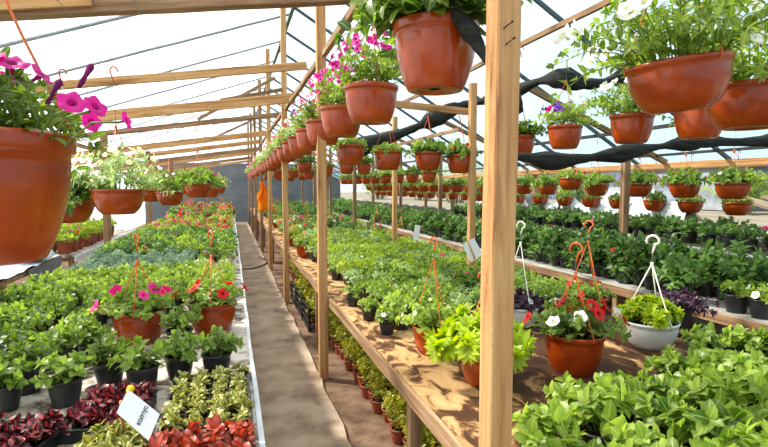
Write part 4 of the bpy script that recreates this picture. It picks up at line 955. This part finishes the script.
# boards outside
br = random.Random(14)
for k in range(7):
    a = V((6.2+.22*k, 3.3, 1.1)); e = a+V((br.uniform(-.04, .04)+.3, 1.9+br.uniform(-.1, .2), .42))
    tag(beam('scrap_board', a, e, .13, .03, MAT['out_wood'], 500+k, warp=.001), nth(k)+' tilted scrap board from the wall in the row outside at right', 'board', 'boards outside')
for k in range(4):
    tag(beam('scrap_board', (7.9+.05*k, 7.0+k*1.3, 1.06), (7.6+.05*k, 7.8+k*1.3, 1.9+.05*k), .12, .03, MAT['out_wood'], 520+k), nth(k)+' leaning board outside beyond the right bowls', 'board', 'boards leaning outside')
bundle('plastic_bundle', (6.3, 6.6, 1.06), (.6, .8, .42), MAT['out_white'], 'large white plastic heap outside beyond the second right post', 'bundle', 8)
bundle('plastic_bundle', (6.4, 10.8, 1.06), (.5, .9, .6), MAT['out_white'], 'white plastic heap far outside along the right side', 'bundle', 11)
bundle('plastic_bundle', (9.2, 5.2, 1.06), (.7, .6, .45), MAT['out_blue'], 'grey blue tarpaulin heap outside the right side', 'bundle', 9)
fb = MB()
for k in range(60): fb.box((0, k*.4, 0), (.05, k*.4+.37, 1.35+.06*math.sin(k*1.7)), MAT['out_blue'])
tag(obj('yard_fence', fb.mesh('fence', False), None, (15.5, 2.0, 1.05)), 'grey blue board fence across the yard beyond the right side', 'fence')
b = MB(); b.box((-1.2, -1.6, 0), (1.2, 1.6, 1.1), MAT['out_white']); mi = b.mi(MAT['gray_sheet']); b.box((-1.3, -1.7, 1.1), (1.3, 1.7, 1.18), MAT['gray_sheet']); b.box((-1.22, -.5, .1), (-1.2, .3, .95), MAT['wood_dark'])
tag(obj('shed', b.mesh('shed', False), None, (13.2, 11.5, 1.05)), 'low pale grey shed outside beyond the right bowls', 'shed')
variants('shrub', 2, 700, 40, 1.0, .8, .16, .10, M['leaf_yg'], per=8, n=2)
for k, (x, y, s) in enumerate([(10.6, 7.0, .8), (11.2, 8.9, 1.0), (9.6, 12.5, 1.1), (8.4, 22, 1.6), (7.2, 25, 1.7), (10, 20, 1.6), (8.6, 14.5, 1.3), (11, 5.0, 1.1), (8.2, 18, 1.4)]):
    o = obj('shrub', FOL[VAR['shrub'][k % 2]][0], None, (x, y, 1.05), (0, 0, k), s); tag(o, nth(k)+' sunlit yellowish shrub growing outside the right side', 'shrub', 'shrubs outside')

# ------------------------------------------------------------------ light
w = bpy.data.worlds.new('sky'); S.world = w; w.use_nodes = True; nt = w.node_tree; nt.nodes.clear()
out = nt.nodes.new('ShaderNodeOutputWorld'); bg = nt.nodes.new('ShaderNodeBackground')
tc = N(nt, 'TexCoord'); dt = N(nt, 'VectorMath', operation='DOT_PRODUCT'); nt.links.new(tc.outputs['Generated'], dt.inputs[0])
SUN = V((-.62, .42, .80)).normalized(); dt.inputs[1].default_value = SUN
mr = N(nt, 'MapRange'); nt.links.new(dt.outputs['Value'], mr.inputs[0]); mr.inputs[1].default_value = -1; mr.inputs[2].default_value = 1
cl = ramp(nt, mr.outputs[0], [(.25, (.40, .56, .66)), (.5, (.50, .64, .72)), (.68, (.80, .88, .92)), (.9, (1, .98, .95))])
nt.links.new(cl, bg.inputs[0]); bg.inputs[1].default_value = 1.4
nt.links.new(bg.outputs[0], out.inputs[0])
sl = bpy.data.lights.new('sun', 'SUN'); sl.energy = 9; sl.angle = math.radians(4); sl.color = (1, .95, .86)
so_ = bpy.data.objects.new('sun', sl); COL.objects.link(so_); so_.location = SUN*30; so_.rotation_euler = SUN.to_track_quat('Z', 'Y').to_euler()
vs = S.view_settings; vs.view_transform = 'Standard'; vs.look = 'None'; vs.gamma = 1; vs.use_curve_mapping = False; vs.exposure = .2
S.cycles.transparent_max_bounces = 16; S.cycles.max_bounces = 8; S.cycles.diffuse_bounces = 4
print('OBJECTS', len(bpy.data.objects), 'TOP', sum(1 for o in bpy.data.objects if not o.parent))
